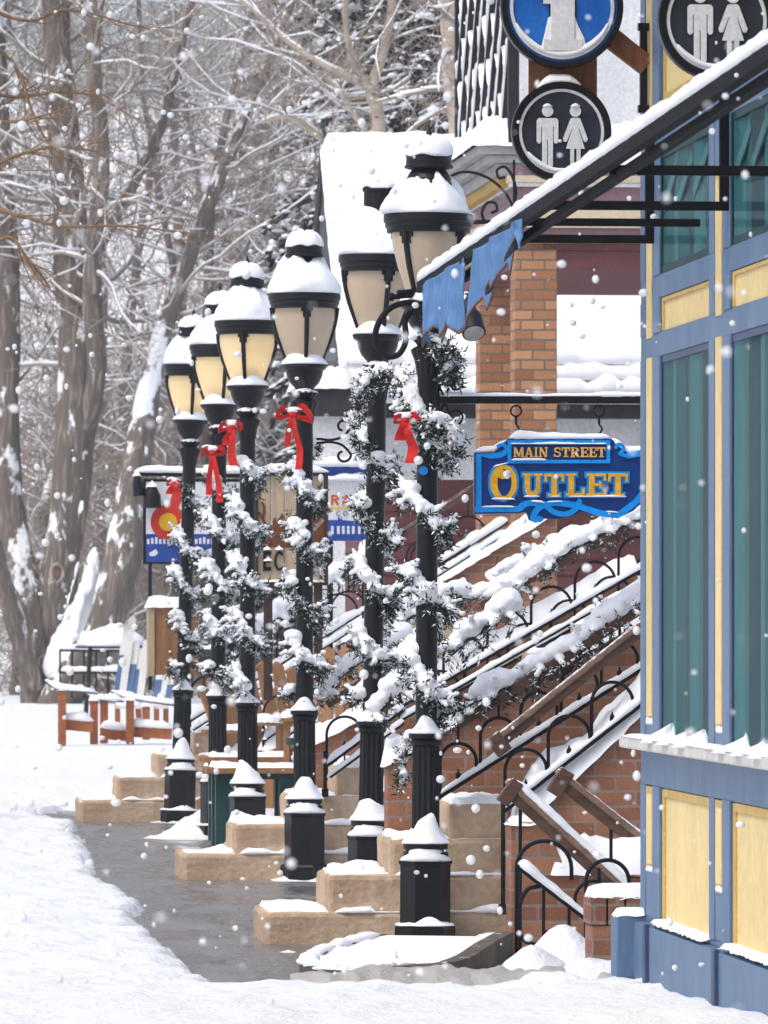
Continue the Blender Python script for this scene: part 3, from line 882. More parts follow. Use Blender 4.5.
# ================================================================== lettering
def arcpts(cx, cy, rx, ry, tx, ty, a0, a1, n=14):
    o = [(cx + rx * math.cos(math.radians(lerp(a0, a1, k / n))), cy + ry * math.sin(math.radians(lerp(a0, a1, k / n)))) for k in range(n + 1)]
    i = [(cx + (rx - tx) * math.cos(math.radians(lerp(a1, a0, k / n))), cy + (ry - ty) * math.sin(math.radians(lerp(a1, a0, k / n)))) for k in range(n + 1)]
    return o + i
def rc(a, b, c, d): return [(a, b), (c, b), (c, d), (a, d)]
GL = {
    'I': [rc(.28, 0, .72, 1), rc(.05, 0, .95, .1), rc(.05, .9, .95, 1)],
    'T': [rc(.36, 0, .64, 1), rc(0, .86, 1, 1), rc(0, .64, .13, .9), rc(.87, .64, 1, .9), rc(.2, 0, .8, .1)],
    'L': [rc(.14, 0, .42, 1), rc(0, .9, .56, 1), rc(0, 0, 1, .13), rc(.86, .05, 1, .34)],
    'E': [rc(.12, 0, .40, 1), rc(0, 0, 1, .12), rc(0, .88, 1, 1), rc(.3, .44, .72, .56), rc(.86, .05, 1, .32), rc(.86, .68, 1, .95), rc(.64, .35, .76, .65)],
    'U': [rc(.1, .3, .36, 1), rc(.68, .3, .88, 1), rc(0, .9, .48, 1), rc(.56, .9, 1, 1), arcpts(.49, .32, .39, .33, .25, .2, 180, 360)],
    'M': [rc(.07, 0, .22, 1), rc(.76, 0, .95, 1), [(.03, 1), (.27, 1), (.56, .22), (.47, .02)], [(.73, 1), (.95, 1), (.56, .02), (.46, .12)], rc(0, 0, .3, .1), rc(.68, 0, 1, .1)],
    'A': [[(.40, 1), (.60, 1), (.96, 0), (.68, 0)], [(.42, 1), (.56, 1), (.22, 0), (.06, 0)], rc(.22, .26, .74, .38), rc(0, 0, .34, .09), rc(.58, 0, 1, .09)],
    'N': [rc(.1, 0, .26, 1), rc(.76, 0, .9, 1), [(.04, 1), (.32, 1), (.92, 0), (.68, 0)], rc(0, 0, .36, .1), rc(.64, .9, 1, 1)],
    'S': [arcpts(.5, .73, .44, .27, .2, .13, 10, 272), arcpts(.5, .28, .48, .28, .2, .13, 92, -168), rc(.82, .68, .95, .98), rc(.03, .03, .15, .34)],
    'R': [rc(.1, 0, .36, 1), arcpts(.4, .73, .5, .27, .26, .12, -90, 90), [(.36, .48), (.62, .50), (1.02, 0), (.72, 0)], rc(0, 0, .46, .1), rc(0, .9, .42, 1)],
    'O': [arcpts(.5, .5, .5, .5, .27, .12, 88, 272, 20), arcpts(.5, .5, .5, .5, .2, .12, -92, 92, 20)],
    'C': [arcpts(.5, .5, .5, .5, .26, .14, 48, 312, 20)],
}
GS = {  # plain letters
    'R': [rc(0, 0, .24, 1), arcpts(.4, .72, .55, .28, .25, .18, -90, 90), rc(.2, .82, .42, 1), rc(.2, .44, .42, .62), [(.34, .46), (.62, .46), (1, 0), (.7, 0)]],
    'A': [[(.36, 1), (.64, 1), (1, 0), (.74, 0)], [(.38, 1), (.60, 1), (.26, 0), (0, 0)], rc(.22, .2, .78, .38)],
    'C': [arcpts(.5, .5, .5, .5, .2, .14, 45, 315, 20)], 'O': GL['O'],
    'E': [rc(0, 0, .36, 1), rc(0, 0, 1, .2), rc(0, .8, 1, 1), rc(0, .41, .85, .59)],
}
def letters(mb, s0, boxes, depth, table=GL, grow=0.0):
    """boxes: (letter, px left, py top, px right, py bottom); front face at s0, standing out towards -s"""
    k = 0
    for ch, x0, y0, x1, y1 in boxes:
        for poly in table[ch]:
            e = grow
            cx = sum(q[0] for q in poly) / len(poly); cy = sum(q[1] for q in poly) / len(poly)
            pts = []
            for u, v in poly:
                X = x0 + u * (x1 - x0); Yp = y1 - v * (y1 - y0)
                if e:
                    X += e * (1 if u > cx else -1); Yp += e * (1 if v < cy else -1)
                pts.append(on_s(X, Yp, s0))
            d = depth + (k % 7) * .0005
            k += 1
            mb.prism(pts, (0, -d, 0))
    return mb

def poly_s(mb, pts, s0, d):
    mb.prism([on_s(x, y, s0) for x, y in pts], (0, -d, 0)); return mb

def strip_s(mb, pts, w, s0, d, n=8, closed=False, taper=None):
    """painted scroll: a flat band of half-width w pixels along a pixel path"""
    P = [Vector((x, y, 0)) for x, y in pts]
    P = smoothpath(P, n) if n > 1 else P
    L, Rr = [], []
    for i, p in enumerate(P):
        t = (P[min(i + 1, len(P) - 1)] - P[max(i - 1, 0)]).normalized()
        ww = w * (taper(i / (len(P) - 1)) if taper else 1)
        nn = Vector((-t.y, t.x, 0)) * ww
        L.append(p + nn); Rr.append(p - nn)
    vs = []
    for a, b in zip(L, Rr):
        qa, qb = on_s(a.x, a.y, s0), on_s(b.x, b.y, s0)
        vs += [tuple(qa), tuple(qb), (qb.x, qb.y - d, qb.z), (qa.x, qa.y - d, qa.z)]
    fs = []
    for i in range(len(P) - 1):
        q = i * 4
        for k in range(4):
            k2 = (k + 1) % 4
            fs.append((q + k, q + k2, q + 4 + k2, q + 4 + k))
    fs.append((3, 2, 1, 0)); e = (len(P) - 1) * 4; fs.append((e, e + 1, e + 2, e + 3))
    mb.add(vs, fs)
    return mb

# ================================================================== outlet sign and its bar
SS = 0.0
bar = thing('sign_bracket', 'long black iron bar with two scrolls carrying the outlet sign', 'sign bracket', on_s(437, 400, SS))
mb = MB(); mb.beam(on_s(436, 400, SS), on_s(668, 400, SS), .03, .035); mb.build('bar', M['iron_thin'], bar)
mb = MB(); mb.beam(on_s(438, 372, SS), on_s(438, 428, SS), .014, .02, up=(0, 1, 0)); mb.build('mount', M['iron_thin'], bar)
for sg in (1, -1):
    mb = MB()
    pts = []
    for k in range(40):
        u = k / 39
        a = lerp(-1.2, 5.0, u); r = lerp(9.5, 3.0, u)
        cx, cy = 454, 400 - sg * 16
        pts.append(on_s(cx + r * math.cos(a - 1.0) + (1 - u) * 2, cy + sg * r * math.sin(a - 1.0), SS))
    pts = [on_s(439, 400 - sg * 24, SS), on_s(440, 400 - sg * 12, SS), on_s(446, 400 - sg * 4, SS)] + pts
    mb.tube(smoothpath(pts, 3), .006, 6); mb.build('scroll', M['iron_thin'], bar, smooth=True)
mb = MB(); snow_strip(mb, [on_s(442, 396.5, SS), on_s(664, 396.5, SS)], .03, .02, 5, nv=.35); mb.build('snow', M['snow'], bar, smooth=True)

def S0(x, y): return (465 + x * .2344, 425 + y * .2344)
sg_root = thing('outlet_sign', 'blue and gold carved wooden shop sign reading MAIN STREET OUTLET hanging from an iron bar', 'shop sign', on_s(556, 520, SS))
sf = SS - .018
out = [(36, 118), (120, 116), (150, 92), (180, 60), (240, 57), (560, 57), (622, 60), (652, 84), (690, 116), (790, 116), (790, 250), (765, 320), (715, 366), (650, 398), (590, 392), (540, 382), (490, 372), (440, 392), (380, 402), (335, 400), (322, 414), (298, 418), (270, 405), (258, 372), (220, 378), (36, 380)]
mb = MB(); mb.prism([on_s(*S0(x, y), SS + .018) for x, y in out], (0, -.036, 0)); mb.build('board', M['sign_navy'], sg_root, bevel=.003)
mb = MB()
lines = [([(58, 362), (58, 250), (58, 128), (110, 132), (150, 128), (178, 112)], 12, 1), ([(42, 360), (140, 358), (225, 358), (250, 340), (285, 332), (330, 340), (345, 336)], 13, 7),
         ([(135, 92), (160, 84), (176, 98), (170, 118), (140, 128)], 7, 7),
         ([(690, 130), (770, 130), (772, 250), (740, 315), (690, 358), (650, 382), (590, 378), (530, 362), (480, 345), (430, 336), (380, 332), (330, 344), (300, 372), (292, 400), (318, 402), (326, 392)], 13, 6),
         ([(345, 345), (380, 372), (430, 380), (470, 360), (488, 330), (478, 322)], 11, 7),
         ([(640, 100), (655, 82), (672, 88), (676, 106), (660, 122), (690, 132)], 7, 7)]
for j, (pts, w, n) in enumerate(lines):
    strip_s(mb, [S0(x, y) for x, y in pts], w * .2344, sf, .007 + .0006 * j, n)
mb.build('scroll_border', M['sign_blue'], sg_root)
mb = MB()
for j, (a, b) in enumerate((((183, 72), (617, 72)), ((183, 156), (617, 156)), ((189, 66), (189, 162)), ((611, 66), (611, 162)))):
    strip_s(mb, [S0(*a), S0(*b)], 1.75, sf, .010 + .0006 * j, 1)
mb.build('nameplate_frame', M['sign_blue'], sg_root)
mains = []
x = 206
for ch, w in (('M', 48), ('A', 40), ('I', 20), ('N', 42), (' ', 22), ('S', 34), ('T', 38), ('R', 42), ('E', 36), ('E', 36), ('T', 38)):
    if ch != ' ': mains.append((ch, *S0(x, 95), *S0(x + w - 3, 137)))
    x += w
mains = [(c, a, b, d, e) for c, a, b, d, e in mains]
mb = MB(); letters(mb, sf, mains, .008); mb.build('upper_lettering', M['gold_pale'], sg_root)
big = [('O', *S0(106, 170), *S0(222, 322))]
x = 246
for ch, w in (('U', 92), ('T', 92), ('L', 88), ('E', 92), ('T', 92)):
    big.append((ch, *S0(x, 207), *S0(x + w - 8, 303))); x += w
mb = MB(); letters(mb, sf, big, .004, grow=2.0); mb.build('letter_outline', M['sign_blue'], sg_root)
mb = MB(); letters(mb, sf, big, .011)
poly_s(mb, [S0(x, y) for x, y in [(120, 205), (150, 186), (176, 200), (182, 222), (160, 232), (138, 222)]], sf, .0125)
mb.build('lower_lettering', M['gold'], sg_root)
mb = MB()
snow_strip(mb, [on_s(*S0(186, 58), SS), on_s(*S0(620, 58), SS)], .05, .033, 4, step=.012, nv=.3)
snow_strip(mb, [on_s(*S0(40, 114), SS), on_s(*S0(120, 108), SS), on_s(*S0(182, 64), SS)], .05, .022, 5, step=.012, nv=.3)
snow_strip(mb, [on_s(*S0(618, 64), SS), on_s(*S0(690, 114), SS), on_s(*S0(788, 116), SS)], .05, .028, 6, step=.012, nv=.3)
mb.build('snow', M['snow'], sg_root, smooth=True)
mb = MB()
for (a, b) in (((190, 81), (605, 81)), ((196, 150), (350, 150)), ((70, 350), (215, 350)), ((112, 316), (215, 318)), ((250, 306), (320, 306)), ((360, 306), (410, 306)), ((440, 306), (690, 306)), ((600, 370), (655, 374)), ((280, 325), (340, 332)), ((350, 330), (420, 326)), ((120, 180), (190, 160))):
    snow_strip(mb, [on_s(*S0(*a), sf - .008), on_s(*S0(*b), sf - .008)], .018, .008, a[0], step=.01, nv=.6)
mb.build('clinging_snow', M['snow'], sg_root, smooth=True)
for px in (516, 599):
    mb = MB()
    c = on_s(px, 411, SS)
    mb.tube([(c.x + .026 * math.cos(a), c.y, c.z + .026 * math.sin(a)) for a in np.linspace(0, 2 * PI, 24)], .005, 6, cap=False)
    mb.build('hanging_ring', M['iron_thin'], sg_root, smooth=True)
    mb = MB(); mb.tube([on_s(px, 416, SS), on_s(px, 424, SS)], .007, 6); mb.tube(smoothpath([on_s(px, 424, SS), on_s(px + 3, 429, SS), on_s(px, 434, SS), on_s(px - 3, 436, SS), on_s(px, 442, SS)], 5), .005, 6)
    mb.build('hook', M['iron_thin'], sg_root, smooth=True)

# ================================================================== round signs
def disc_sign(name, label, cat, c, R, face, group=None):
    root = thing(name, label, cat, c, group)
    s = c.y
    mb = MB(); annulus(mb, c, 0.0, R * .93, s - .012, s + .02); mb.build('face', face, root)
    mb = MB(); annulus(mb, c, R * .90, R, s - .03, s + .025)
    annulus(mb, c, R * .96, R * .985, s - .036, s - .028)
    mb.build('rim', M['iron'], root, smooth_angle=40)
    mb = MB(); annulus(mb, c, R * .80, R * .855, s - .02, s - .01); mb.build('white_ring', M['sign_white'], root)
    return root

def pictograms(root, c, R):
    s = c.y - .012
    def P(x, y): return Vector((c.x + x * R, s, c.z + y * R))
    def disc(mb, x, y, r, d): mb.prism([P(x + r * math.cos(a), y + r * math.sin(a)) for a in np.linspace(0, 2 * PI, 24, endpoint=False)], (0, -d, 0))
    def rnd(pts): return pts
    man = [(-.50, .22), (-.46, .27), (-.10, .27), (-.06, .22), (-.06, -.20), (-.09, -.24), (-.13, -.24), (-.155, -.20), (-.155, .10), (-.17, .10), (-.17, -.68), (-.20, -.72), (-.255, -.72), (-.272, -.68), (-.272, -.16),
           (-.288, -.16), (-.288, -.68), (-.305, -.72), (-.36, -.72), (-.39, -.68), (-.39, .10), (-.405, .10), (-.405, -.20), (-.43, -.24), (-.47, -.24), (-.50, -.20)]
    wom = [(.18, .26), (.22, .28), (.34, .28), (.38, .26), (.53, -.14), (.51, -.20), (.46, -.20), (.44, -.17), (.355, .06), (.345, .06), (.47, -.34), (.385, -.34), (.385, -.66), (.365, -.70), (.32, -.70), (.305, -.66), (.305, -.34),
           (.255, -.34), (.255, -.66), (.24, -.70), (.195, -.70), (.175, -.66), (.175, -.34), (.09, -.34), (.215, .06), (.205, .06), (.12, -.17), (.10, -.20), (.05, -.20), (.03, -.14)]
    for nm, body, hx in (('man_symbol', man, -.28), ('woman_symbol', wom, .28)):
        sh = MB(); g = [(x + (.022 if x > hx else -.022), y - .012) for x, y in body]
        sh.prism([P(x, y) for x, y in g], (0, -.004, 0)); disc(sh, hx, .40, .135, .005); sh.build(nm + '_edge', M['iron'], root)
        mb = MB(); mb.prism([P(x, y) for x, y in body], (0, -.007, 0)); disc(mb, hx, .41, .115, .0075); mb.build(nm, M['sign_white'], root, bevel=.0015)
        sn = MB(); snow_strip(sn, [P(hx - .10, .50) + Vector((0, -.006, 0)), P(hx + .10, .50) + Vector((0, -.006, 0))], .02, .014, 3 + hx, step=.006); sn.build('snow', M['snow'], root, smooth=True)
    mb = MB()
    pts = [P(.83 * math.cos(a), .83 * math.sin(a)) + Vector((0, -.002, .006)) for a in np.linspace(PI * 1.18, PI * 1.86, 30)]
    snow_strip(mb, pts, .022, .016, 8, step=.01); mb.build('snow', M['snow'], root, smooth=True)

SW = on_t(650, 130, .46).y
c1 = on_s(561, 132, SW - .06); R1 = 50 / FOC * (OY + CA * (SW - .06) + SA * c1.x)
r = disc_sign('restroom_sign', 'round black restroom sign with man and woman symbols below the blue information sign', 'sign', c1, R1, M['disc_black'], 'round restroom signs'); pictograms(r, c1, R1)
mb = MB(); snow_strip(mb, [Vector((c1.x + R1 * 1.0 * math.cos(a), c1.y, c1.z + R1 * math.sin(a) - .004)) for a in np.linspace(PI * .66, PI * .36, 24)], .06, .042, 9, step=.012, nv=.25); mb.build('snow', M['snow'], r, smooth=True)
c2 = on_s(561.5, 7, SW - .06); R2 = 61.5 / 50 * R1
r = disc_sign('information_sign', 'round blue information sign with a white slab letter i', 'sign', c2, R2, M['disc_blue'])
def P2(px, py, d=0): q = on_s(px, py, SW - .072); return Vector((q.x, q.y - d, q.z))
ii = [(543, 51), (582, 51), (582, 39.5), (574.5, 39.5), (574.5, -8), (543, -8), (543, 4), (550.5, 4), (550.5, 39.5), (543, 39.5)]
mb = MB(); cx = 562
mb.prism([P2(x + (1.6 if x > cx else -1.6), y + (1.6 if y > 20 else -1.6)) for x, y in ii], (0, -.005, 0)); mb.build('letter_edge', M['iron'], r)
mb = MB(); mb.prism([P2(x, y) for x, y in ii], (0, -.014, 0))
mb.prism([P2(562 + 11 * math.cos(a), -24 + 11 * math.sin(a)) for a in np.linspace(0, 2 * PI, 24, endpoint=False)], (0, -.014, 0)); mb.build('letter', M['sign_white'], r, bevel=.0015)
mb = MB()
mb.prism([P2(x, y) for x, y in [(541, 47), (545, 32), (548, 18), (551, 16), (551, 50)]], (0, -.010, 0)); mb.build('drift', M['snow'], r, bevel=.003); mb = MB(); mb.prism([P2(x, y) for x, y in [(574, 50), (574, 14), (578, 26), (584, 38), (586, 47)]], (0, -.009, 0)); mb.build('drift', M['snow'], r, bevel=.003)
mb = MB(); snow_strip(mb, [Vector((c2.x + .82 * R2 * math.cos(a), c2.y - .016, c2.z + .82 * R2 * math.sin(a) + .006)) for a in np.linspace(PI * 1.12, PI * 1.88, 40)], .022, .022, 12, step=.01); mb.build('snow', M['snow'], r, smooth=True)
bd = thing('sign_board', 'brown plank board behind the two round signs with a slanting wooden brace', 'sign board', on_s(562, 150, SW))
for k in range(6):
    xa, xb = lerp(528.5, 597, k / 6) + .3, lerp(528.5, 597, (k + 1) / 6) - .3
    mb = MB(); a, b = on_s(xa, 150, SW), on_s(xb, -60, SW); mb.box((a.x, SW - .008 - .002 * (k % 2), a.z), (b.x, SW + .02, b.z)); mb.build('plank', M['wood_brown'], bd)
mb = MB(); mb.beam(on_s(600, 30, SW), on_s(647, 66, SW), .05, .085); mb.build('brace', M['wood_brown'], bd, bevel=.004)
mb = MB(); snow_strip(mb, [on_s(608, 26, SW), on_s(645, 55, SW)], .04, .016, 4); mb.build('snow', M['snow'], bd, smooth=True)
mb = MB(); mb.beam(on_s(643.5, 24, SW), on_s(643.5, 112, SW), .03, .03, up=(0, 1, 0)); mb.beam(on_s(638, 27, SW), on_s(650, 27, SW), .04, .03); mb.beam(on_s(638, 109, SW), on_s(650, 109, SW), .04, .03); mb.build('wall_clamp', M['iron'], bd)

sN = SW - 3.4
c3 = on_s(716, 21, sN); R3 = 59 / FOC * (OY + CA * sN + SA * c3.x)
r = disc_sign('restroom_sign', 'round black restroom sign with man and woman symbols hung over the shop windows', 'sign', c3, R3, M['disc_black'], 'round restroom signs'); pictograms(r, c3, R3)
ar = thing('sign_bracket', 'black iron arm on the shop wall holding the restroom sign over the windows', 'sign bracket', (c3.x, c3.y, c3.z + R3))
mb = MB(); mb.beam((c3.x - .2, sN + .01, c3.z + R3 + .10), (.46, sN + .01, c3.z + R3 + .10), .03, .03); mb.build('arm', M['iron'], ar)
for dx in (-.1, .1):
    mb = MB(); mb.tube([(c3.x + dx, sN + .01, c3.z + R3 * .85), (c3.x + dx, sN + .01, c3.z + R3 + .10)], .006, 6); mb.build('hanger', M['iron'], ar)

# ================================================================== awning frame over the pavement
TB = -.26
fa, fb = on_t(421, 287, TB), on_t(724, 84, TB)
dirv = (fb - fa)
fb2 = fa + dirv * 1.35
aw = thing('awning_frame', 'black awning frame with a snow covered front bar and wall brackets on the shop', 'awning', fa)
mb = MB(); mb.beam(fa, fb2, .04, .055); mb.build('front_bar', M['iron_matte'], aw, bevel=.004)
mb = MB(); mb.beam(fa + Vector((.055, -1.3, -.03)), fb2 + Vector((.055, 0, -.03)), .03, .035); mb.build('rear_rail', M['iron_matte'], aw, bevel=.003)
mb = MB(); snow_strip(mb, [fa + Vector((0, 0, .024)), fb2 + Vector((0, 0, .024))], .058, .05, 3, step=.08, nv=.10); mb.build('snow', M['snow'], aw, smooth=True)
for px, py, hp in ((654, 247, 92), (729, 206, 126), (808, 168, 150)):
    w = on_t(px, py, .455)
    s = w.y
    zb = 3.13
    top = zb + .55
    mb = MB(); mb.beam((TB + .02, s, zb + .02), (.455, s, zb + .02), .03, .034)
    mb.beam((.437, s + .0012, zb + .036), (.437, s + .0012, top), .036, .034, up=(0, 1, 0)); mb.build('wall_bracket', M['iron_matte'], aw, bevel=.003)
w = on_t(700, 216, .455)
mb = MB(); mb.beam((TB + .02, w.y, 3.135), (.455, w.y, 3.135), .028, .03); mb.build('wall_bracket', M['iron_matte'], aw, bevel=.003)

def pennant(label, x0, x1, yb0, yb1, n, seed):
    a, b = on_t(x0, 258, TB - .03), on_t(x1, 258, TB - .03)
    sa_, sb_ = a.y, b.y
    root = thing('torn_pennant', label, 'awning valance', (TB, (sa_ + sb_) / 2, 2.9), 'torn blue valance pieces')
    mb, fr = MB(), MB()
    K, H = 60, 26
    rng = random.Random(seed)
    vs, fs = [], []
    fv, ff = [], []
    for i in range(K + 1):
        u = i / K
        s = lerp(sa_, sb_, u)
        zt = fa.z + (fb.z - fa.z) * (s - fa.y) / (fb.y - fa.y) - .015
        pxi = lerp(x0, x1, u)
        ybot = lerp(yb0, yb1, u)
        zb = on_t(pxi, ybot, TB - .03).z
        sc = abs(((u * n) % 1) - .5) * 2
        zb += .075 * (1 - sc) - .04 + .025 * nz(u * 13, seed)
        for j in range(H + 1):
            v = j / H
            t = TB - .03 + .03 * math.sin(u * 14 + seed) * (.3 + .7 * v) + .012 * math.sin(u * 37 + seed) * v + .012 * nz(u * 6, v * 3, seed)
            vs.append((t, s, lerp(zt, zb, v)))
    W = H + 1
    for i in range(K):
        for j in range(H):
            q = i * W + j
            (ff if j == H - 1 else fs).append((q, q + 1, q + W + 1, q + W))
    for nm, faces, mt in (('cloth', fs, M['cloth_blue']), ('fringe', ff, M['fringe'])):
        m2 = MB(); m2.add(vs, faces)
        o = m2.build(nm, mt, root, smooth=True)
        sm = o.modifiers.new('thick', 'SOLIDIFY'); sm.thickness = .006
    return root
pennant('torn blue canvas valance piece at the tip of the awning bar beside the lamp', 421, 463, 340, 322, 5, 2)
pennant('torn blue canvas valance piece with a slanted ragged hem before the brick pillar', 475, 521, 312, 240, 6, 5)

# ================================================================== the blue and yellow shop
TF = .46
shop = thing('shop_building', 'blue shop front with yellow panels and tall teal curtained windows', 'shop', (TF, -4.6, 0))
S_END = -4.56
def fx(x): return on_t(x, 500, TF).y
PITCH = fx(660.5) - fx(731)
def bx3(name, a, b, m, parent=None, bev=.004):
    mb = MB(); mb.box(a, b); return mb.build(name, m, parent or shop, bevel=bev)
wall = MB()
NB = 4
W0 = fx(660.5); WW = W0 - fx(709.5)
# solid core behind the facade, and the end wall facing away
bx3('wall', (.66, S_END - NB * PITCH - 1.0, .10), (4.5, S_END - .012, 5.2), M['blue_paint'])
rails = [(.10 + .24, .34 + .0, None)]
def rail(z0, z1, t=TF, m='blue_paint', nm='wall_panel', s0=None, s1=None):
    return bx3(nm, (t, S_END - NB * PITCH - 1.0 if s0 is None else s0, z0), (.66, S_END if s1 is None else s1, z1), M[m])
rail(.10, .335, TF - .045, nm='base_board')
rail(.335, .36, TF + .004)
rail(.905, 1.06)
rail(2.665, 2.765)
rail(2.905, 3.0)
rail(3.50, 3.69)
rail(4.35, 5.2)
for k in range(NB + 1):
    # post group to the far side of bay k
    e1 = W0 - k * PITCH + PITCH - WW - (PITCH - WW) if False else W0 - k * PITCH
    far = S_END if k == 0 else W0 - (k - 1) * PITCH - WW
    near = e1
    w = far - near
    a1, a2 = far - w * .24, far - w * .66
    for (sa_, sb_, tt) in ((far - .001, a1, TF - .003), (a2, near + .001, TF - .0065)):
        for (z0, z1) in ((.362, .903), (1.062, 2.663), (2.767, 2.903), (3.002, 3.498), (3.692, 4.348)):
            bx3('pilaster', (tt, sb_, z0 - .004), (.64, sa_, z1 + .004), M['blue_paint'])
    for (z0, z1) in ((.55, .90), (1.16, 2.70), (2.72, 3.30), (3.62, 4.4)):
        bx3('trim_strip', (TF + .001, a2 + .002, z0), (.63, a1 - .002, z1), M['yellow_trim'], bev=.002)
        bx3('trim_bead', (TF - .005, a2 + w * .08, z0 + .03), (TF + .05, a1 - w * .10, z1 - .03), M['yellow_paint'], bev=.002)
    for (z0, z1) in ((.362, .55), (1.062, 1.16), (2.70, 2.72), (3.30, 3.62)):
        bx3('wall_panel', (TF + .002, a2 + .001, z0 - .003), (.63, a1 - .001, z1 + .003), M['blue_paint'])
    mb = MB(); snow_strip(mb, [(TF + .018, a2 + .005, .55), (TF + .018, a1 - .005, .55)], .05, .03, k, step=.01)
    snow_strip(mb, [(TF + .018, a2 + .005, 1.16), (TF + .018, a1 - .005, 1.16)], .05, .035, k + 9, step=.01); mb.build('snow', M['snow'], shop, smooth=True)
    # dark strip, its colour standing in for the shaded gap under each post
    bx3('base_gap_strip', (TF - .062, near + .02, .10), (TF - .04, near + .10, .345), M['blue_dark'])
for k in range(NB):
    far = W0 - k * PITCH; near = far - WW
    # lower yellow panel with a moulded frame
    bx3('yellow_panel', (TF + .016, near, .36), (.65, far, .905), M['yellow_paint'])
    for (a, b, z0, z1) in ((far - .055, far - .002, .362, .90), (near + .002, near + .03, .362, .90), (near + .03, far - .055, .865, .902)):
        bx3('panel_moulding', (TF + .006, a, z0), (TF + .06, b, z1), M['yellow_trim'])
    mb = MB(); snow_slab(mb, TF - .05, TF + .055, near, far, .36, .010, k, res=.02, edge=.03); mb.build('snow', M['snow'], shop, smooth=True)
    # yellow band between the windows, and the top panel
    bx3('yellow_panel', (TF + .014, near, 2.765), (.65, far, 2.905), M['yellow_paint'])
    for (a, b, z0, z1) in ((far - .03, far - .002, 2.767, 2.903), (near + .03, far - .03, 2.885, 2.903)):
        bx3('panel_moulding', (TF + .005, a, z0), (TF + .04, b, z1), M['yellow_trim'])
    bx3('yellow_panel', (TF + .018, near, 3.69), (.65, far, 4.35), M['yellow_paint'])
    bx3('panel_moulding', (TF + .01, far - .05, 3.692), (TF + .05, far - .002, 4.348), M['yellow_trim'])
    bx3('panel_moulding', (TF + .01, near + .03, 3.692), (TF + .05, far - .05, 3.73), M['yellow_trim'])
    for (z0, z1, nbd) in ((1.06, 2.665, 7), (3.0, 3.50, 6)):
        win = MB(); fr = .03
        win.box((TF - .002, far - fr, z0), (TF + .09, far - .001, z1)); win.box((TF - .002, near + .001, z0), (TF + .09, near + fr, z1))
        win.box((TF + .003, near + fr, z1 - .03), (TF + .09, far - fr, z1 - .001)); win.box((TF + .003, near + fr, z0 + .001), (TF + .09, far - fr, z0 + .03))
        w = win.build('window', M['teal_dark'] if z0 > 2 else M['blue_dark'], shop, bevel=.003)
        # folded curtain boards behind the glass
        mb = MB(); mb2 = MB(); mb3 = MB()
        n = nbd
        for j in range(n):
            sa_ = lerp(far - fr, near + fr, j / n); sb_ = lerp(far - fr, near + fr, (j + 1) / n)
            tgt = (mb, mb2, mb, mb3, mb2, mb, mb3)[(j + k) % 7]
            d0 = .007 + (.014 if j % 2 else 0); d1 = .007 + (0 if j % 2 else .014)
            tgt.prism([(TF + d0, sa_ - .002, z0 + .03), (TF + d1, sb_ + .002, z0 + .03), (TF + d1, sb_ + .002, z1 - .03), (TF + d0, sa_ - .002, z1 - .03)], (.012, 0, 0))
        if z0 > 2:
            for j in range(3):
                q = lerp(far - .25, near + .3, j / 2.0)
                mb2.beam((TF + .0065, q + .18, z1 - .23), (TF + .0065, q - .22, z1 - .08), .006, .05)
        mb.build('curtain', M['teal'], w); mb2.build('curtain', M['teal_light'], w); mb3.build('curtain', M['teal_dark'], w)
        g = MB(); g.box((TF + .001, near + fr, z0 + .03), (TF + .004, far - fr, z1 - .03)); g.build('pane', M['glass'], w)
    mb = MB()
    for j, u in enumerate((.22, .55, .88)):
        q = lerp(far, near, u + .05 * nz(k * 3.3, j * 2.1))
        snow_pile(mb, (TF + .004, q, 1.094), .004, .13, .062 + .03 * nz(j * 1.3, k), seed=j + k * 5, n=32, m=12, power=1.1, lobe=.02)
    mb.build('snow', M['snow'], shop, smooth=True)
bx3('sill', (TF - .085, S_END - NB * PITCH - 1.0, 1.055), (TF + .03, S_END + .06, 1.105), M['sill'], bev=.008)
mb = MB(); snow_slab(mb, TF - .09, TF + .05, S_END - NB * PITCH - 1, S_END + .055, 1.1035, .010, 5, res=.04, edge=.03, nv=.15, hang=.001); mb.build('snow', M['snow'], shop, smooth=True)
bx3('corner_block', (TF - .12, S_END - .13, .10), (TF + .05, S_END + .06, .36), M['blue_paint'], bev=.008)
mb = MB(); snow_slab(mb, TF - .12, TF + .04, S_END - .13, S_END + .06, .36, .028, 8, res=.02, edge=.04); mb.build('snow', M['snow'], shop, smooth=True)
bx3('foundation', (TF + .01, S_END - NB * PITCH - 1, -.15), (.9, S_END - .02, .10), M['rotten'])
bx3('roof', (TF - .75, S_END - NB * PITCH - 1.2, 5.2), (4.7, S_END + .2, 5.34), M['fascia'])  # eave overhang out of view, widened to shade the upper facade
mb = MB(); snow_slab(mb, TF - .78, 4.7, S_END - NB * PITCH - 1.2, S_END + .22, 5.34, .22, 5, res=.15, edge=.2); mb.build('snow', M['snow'], shop, smooth=True)

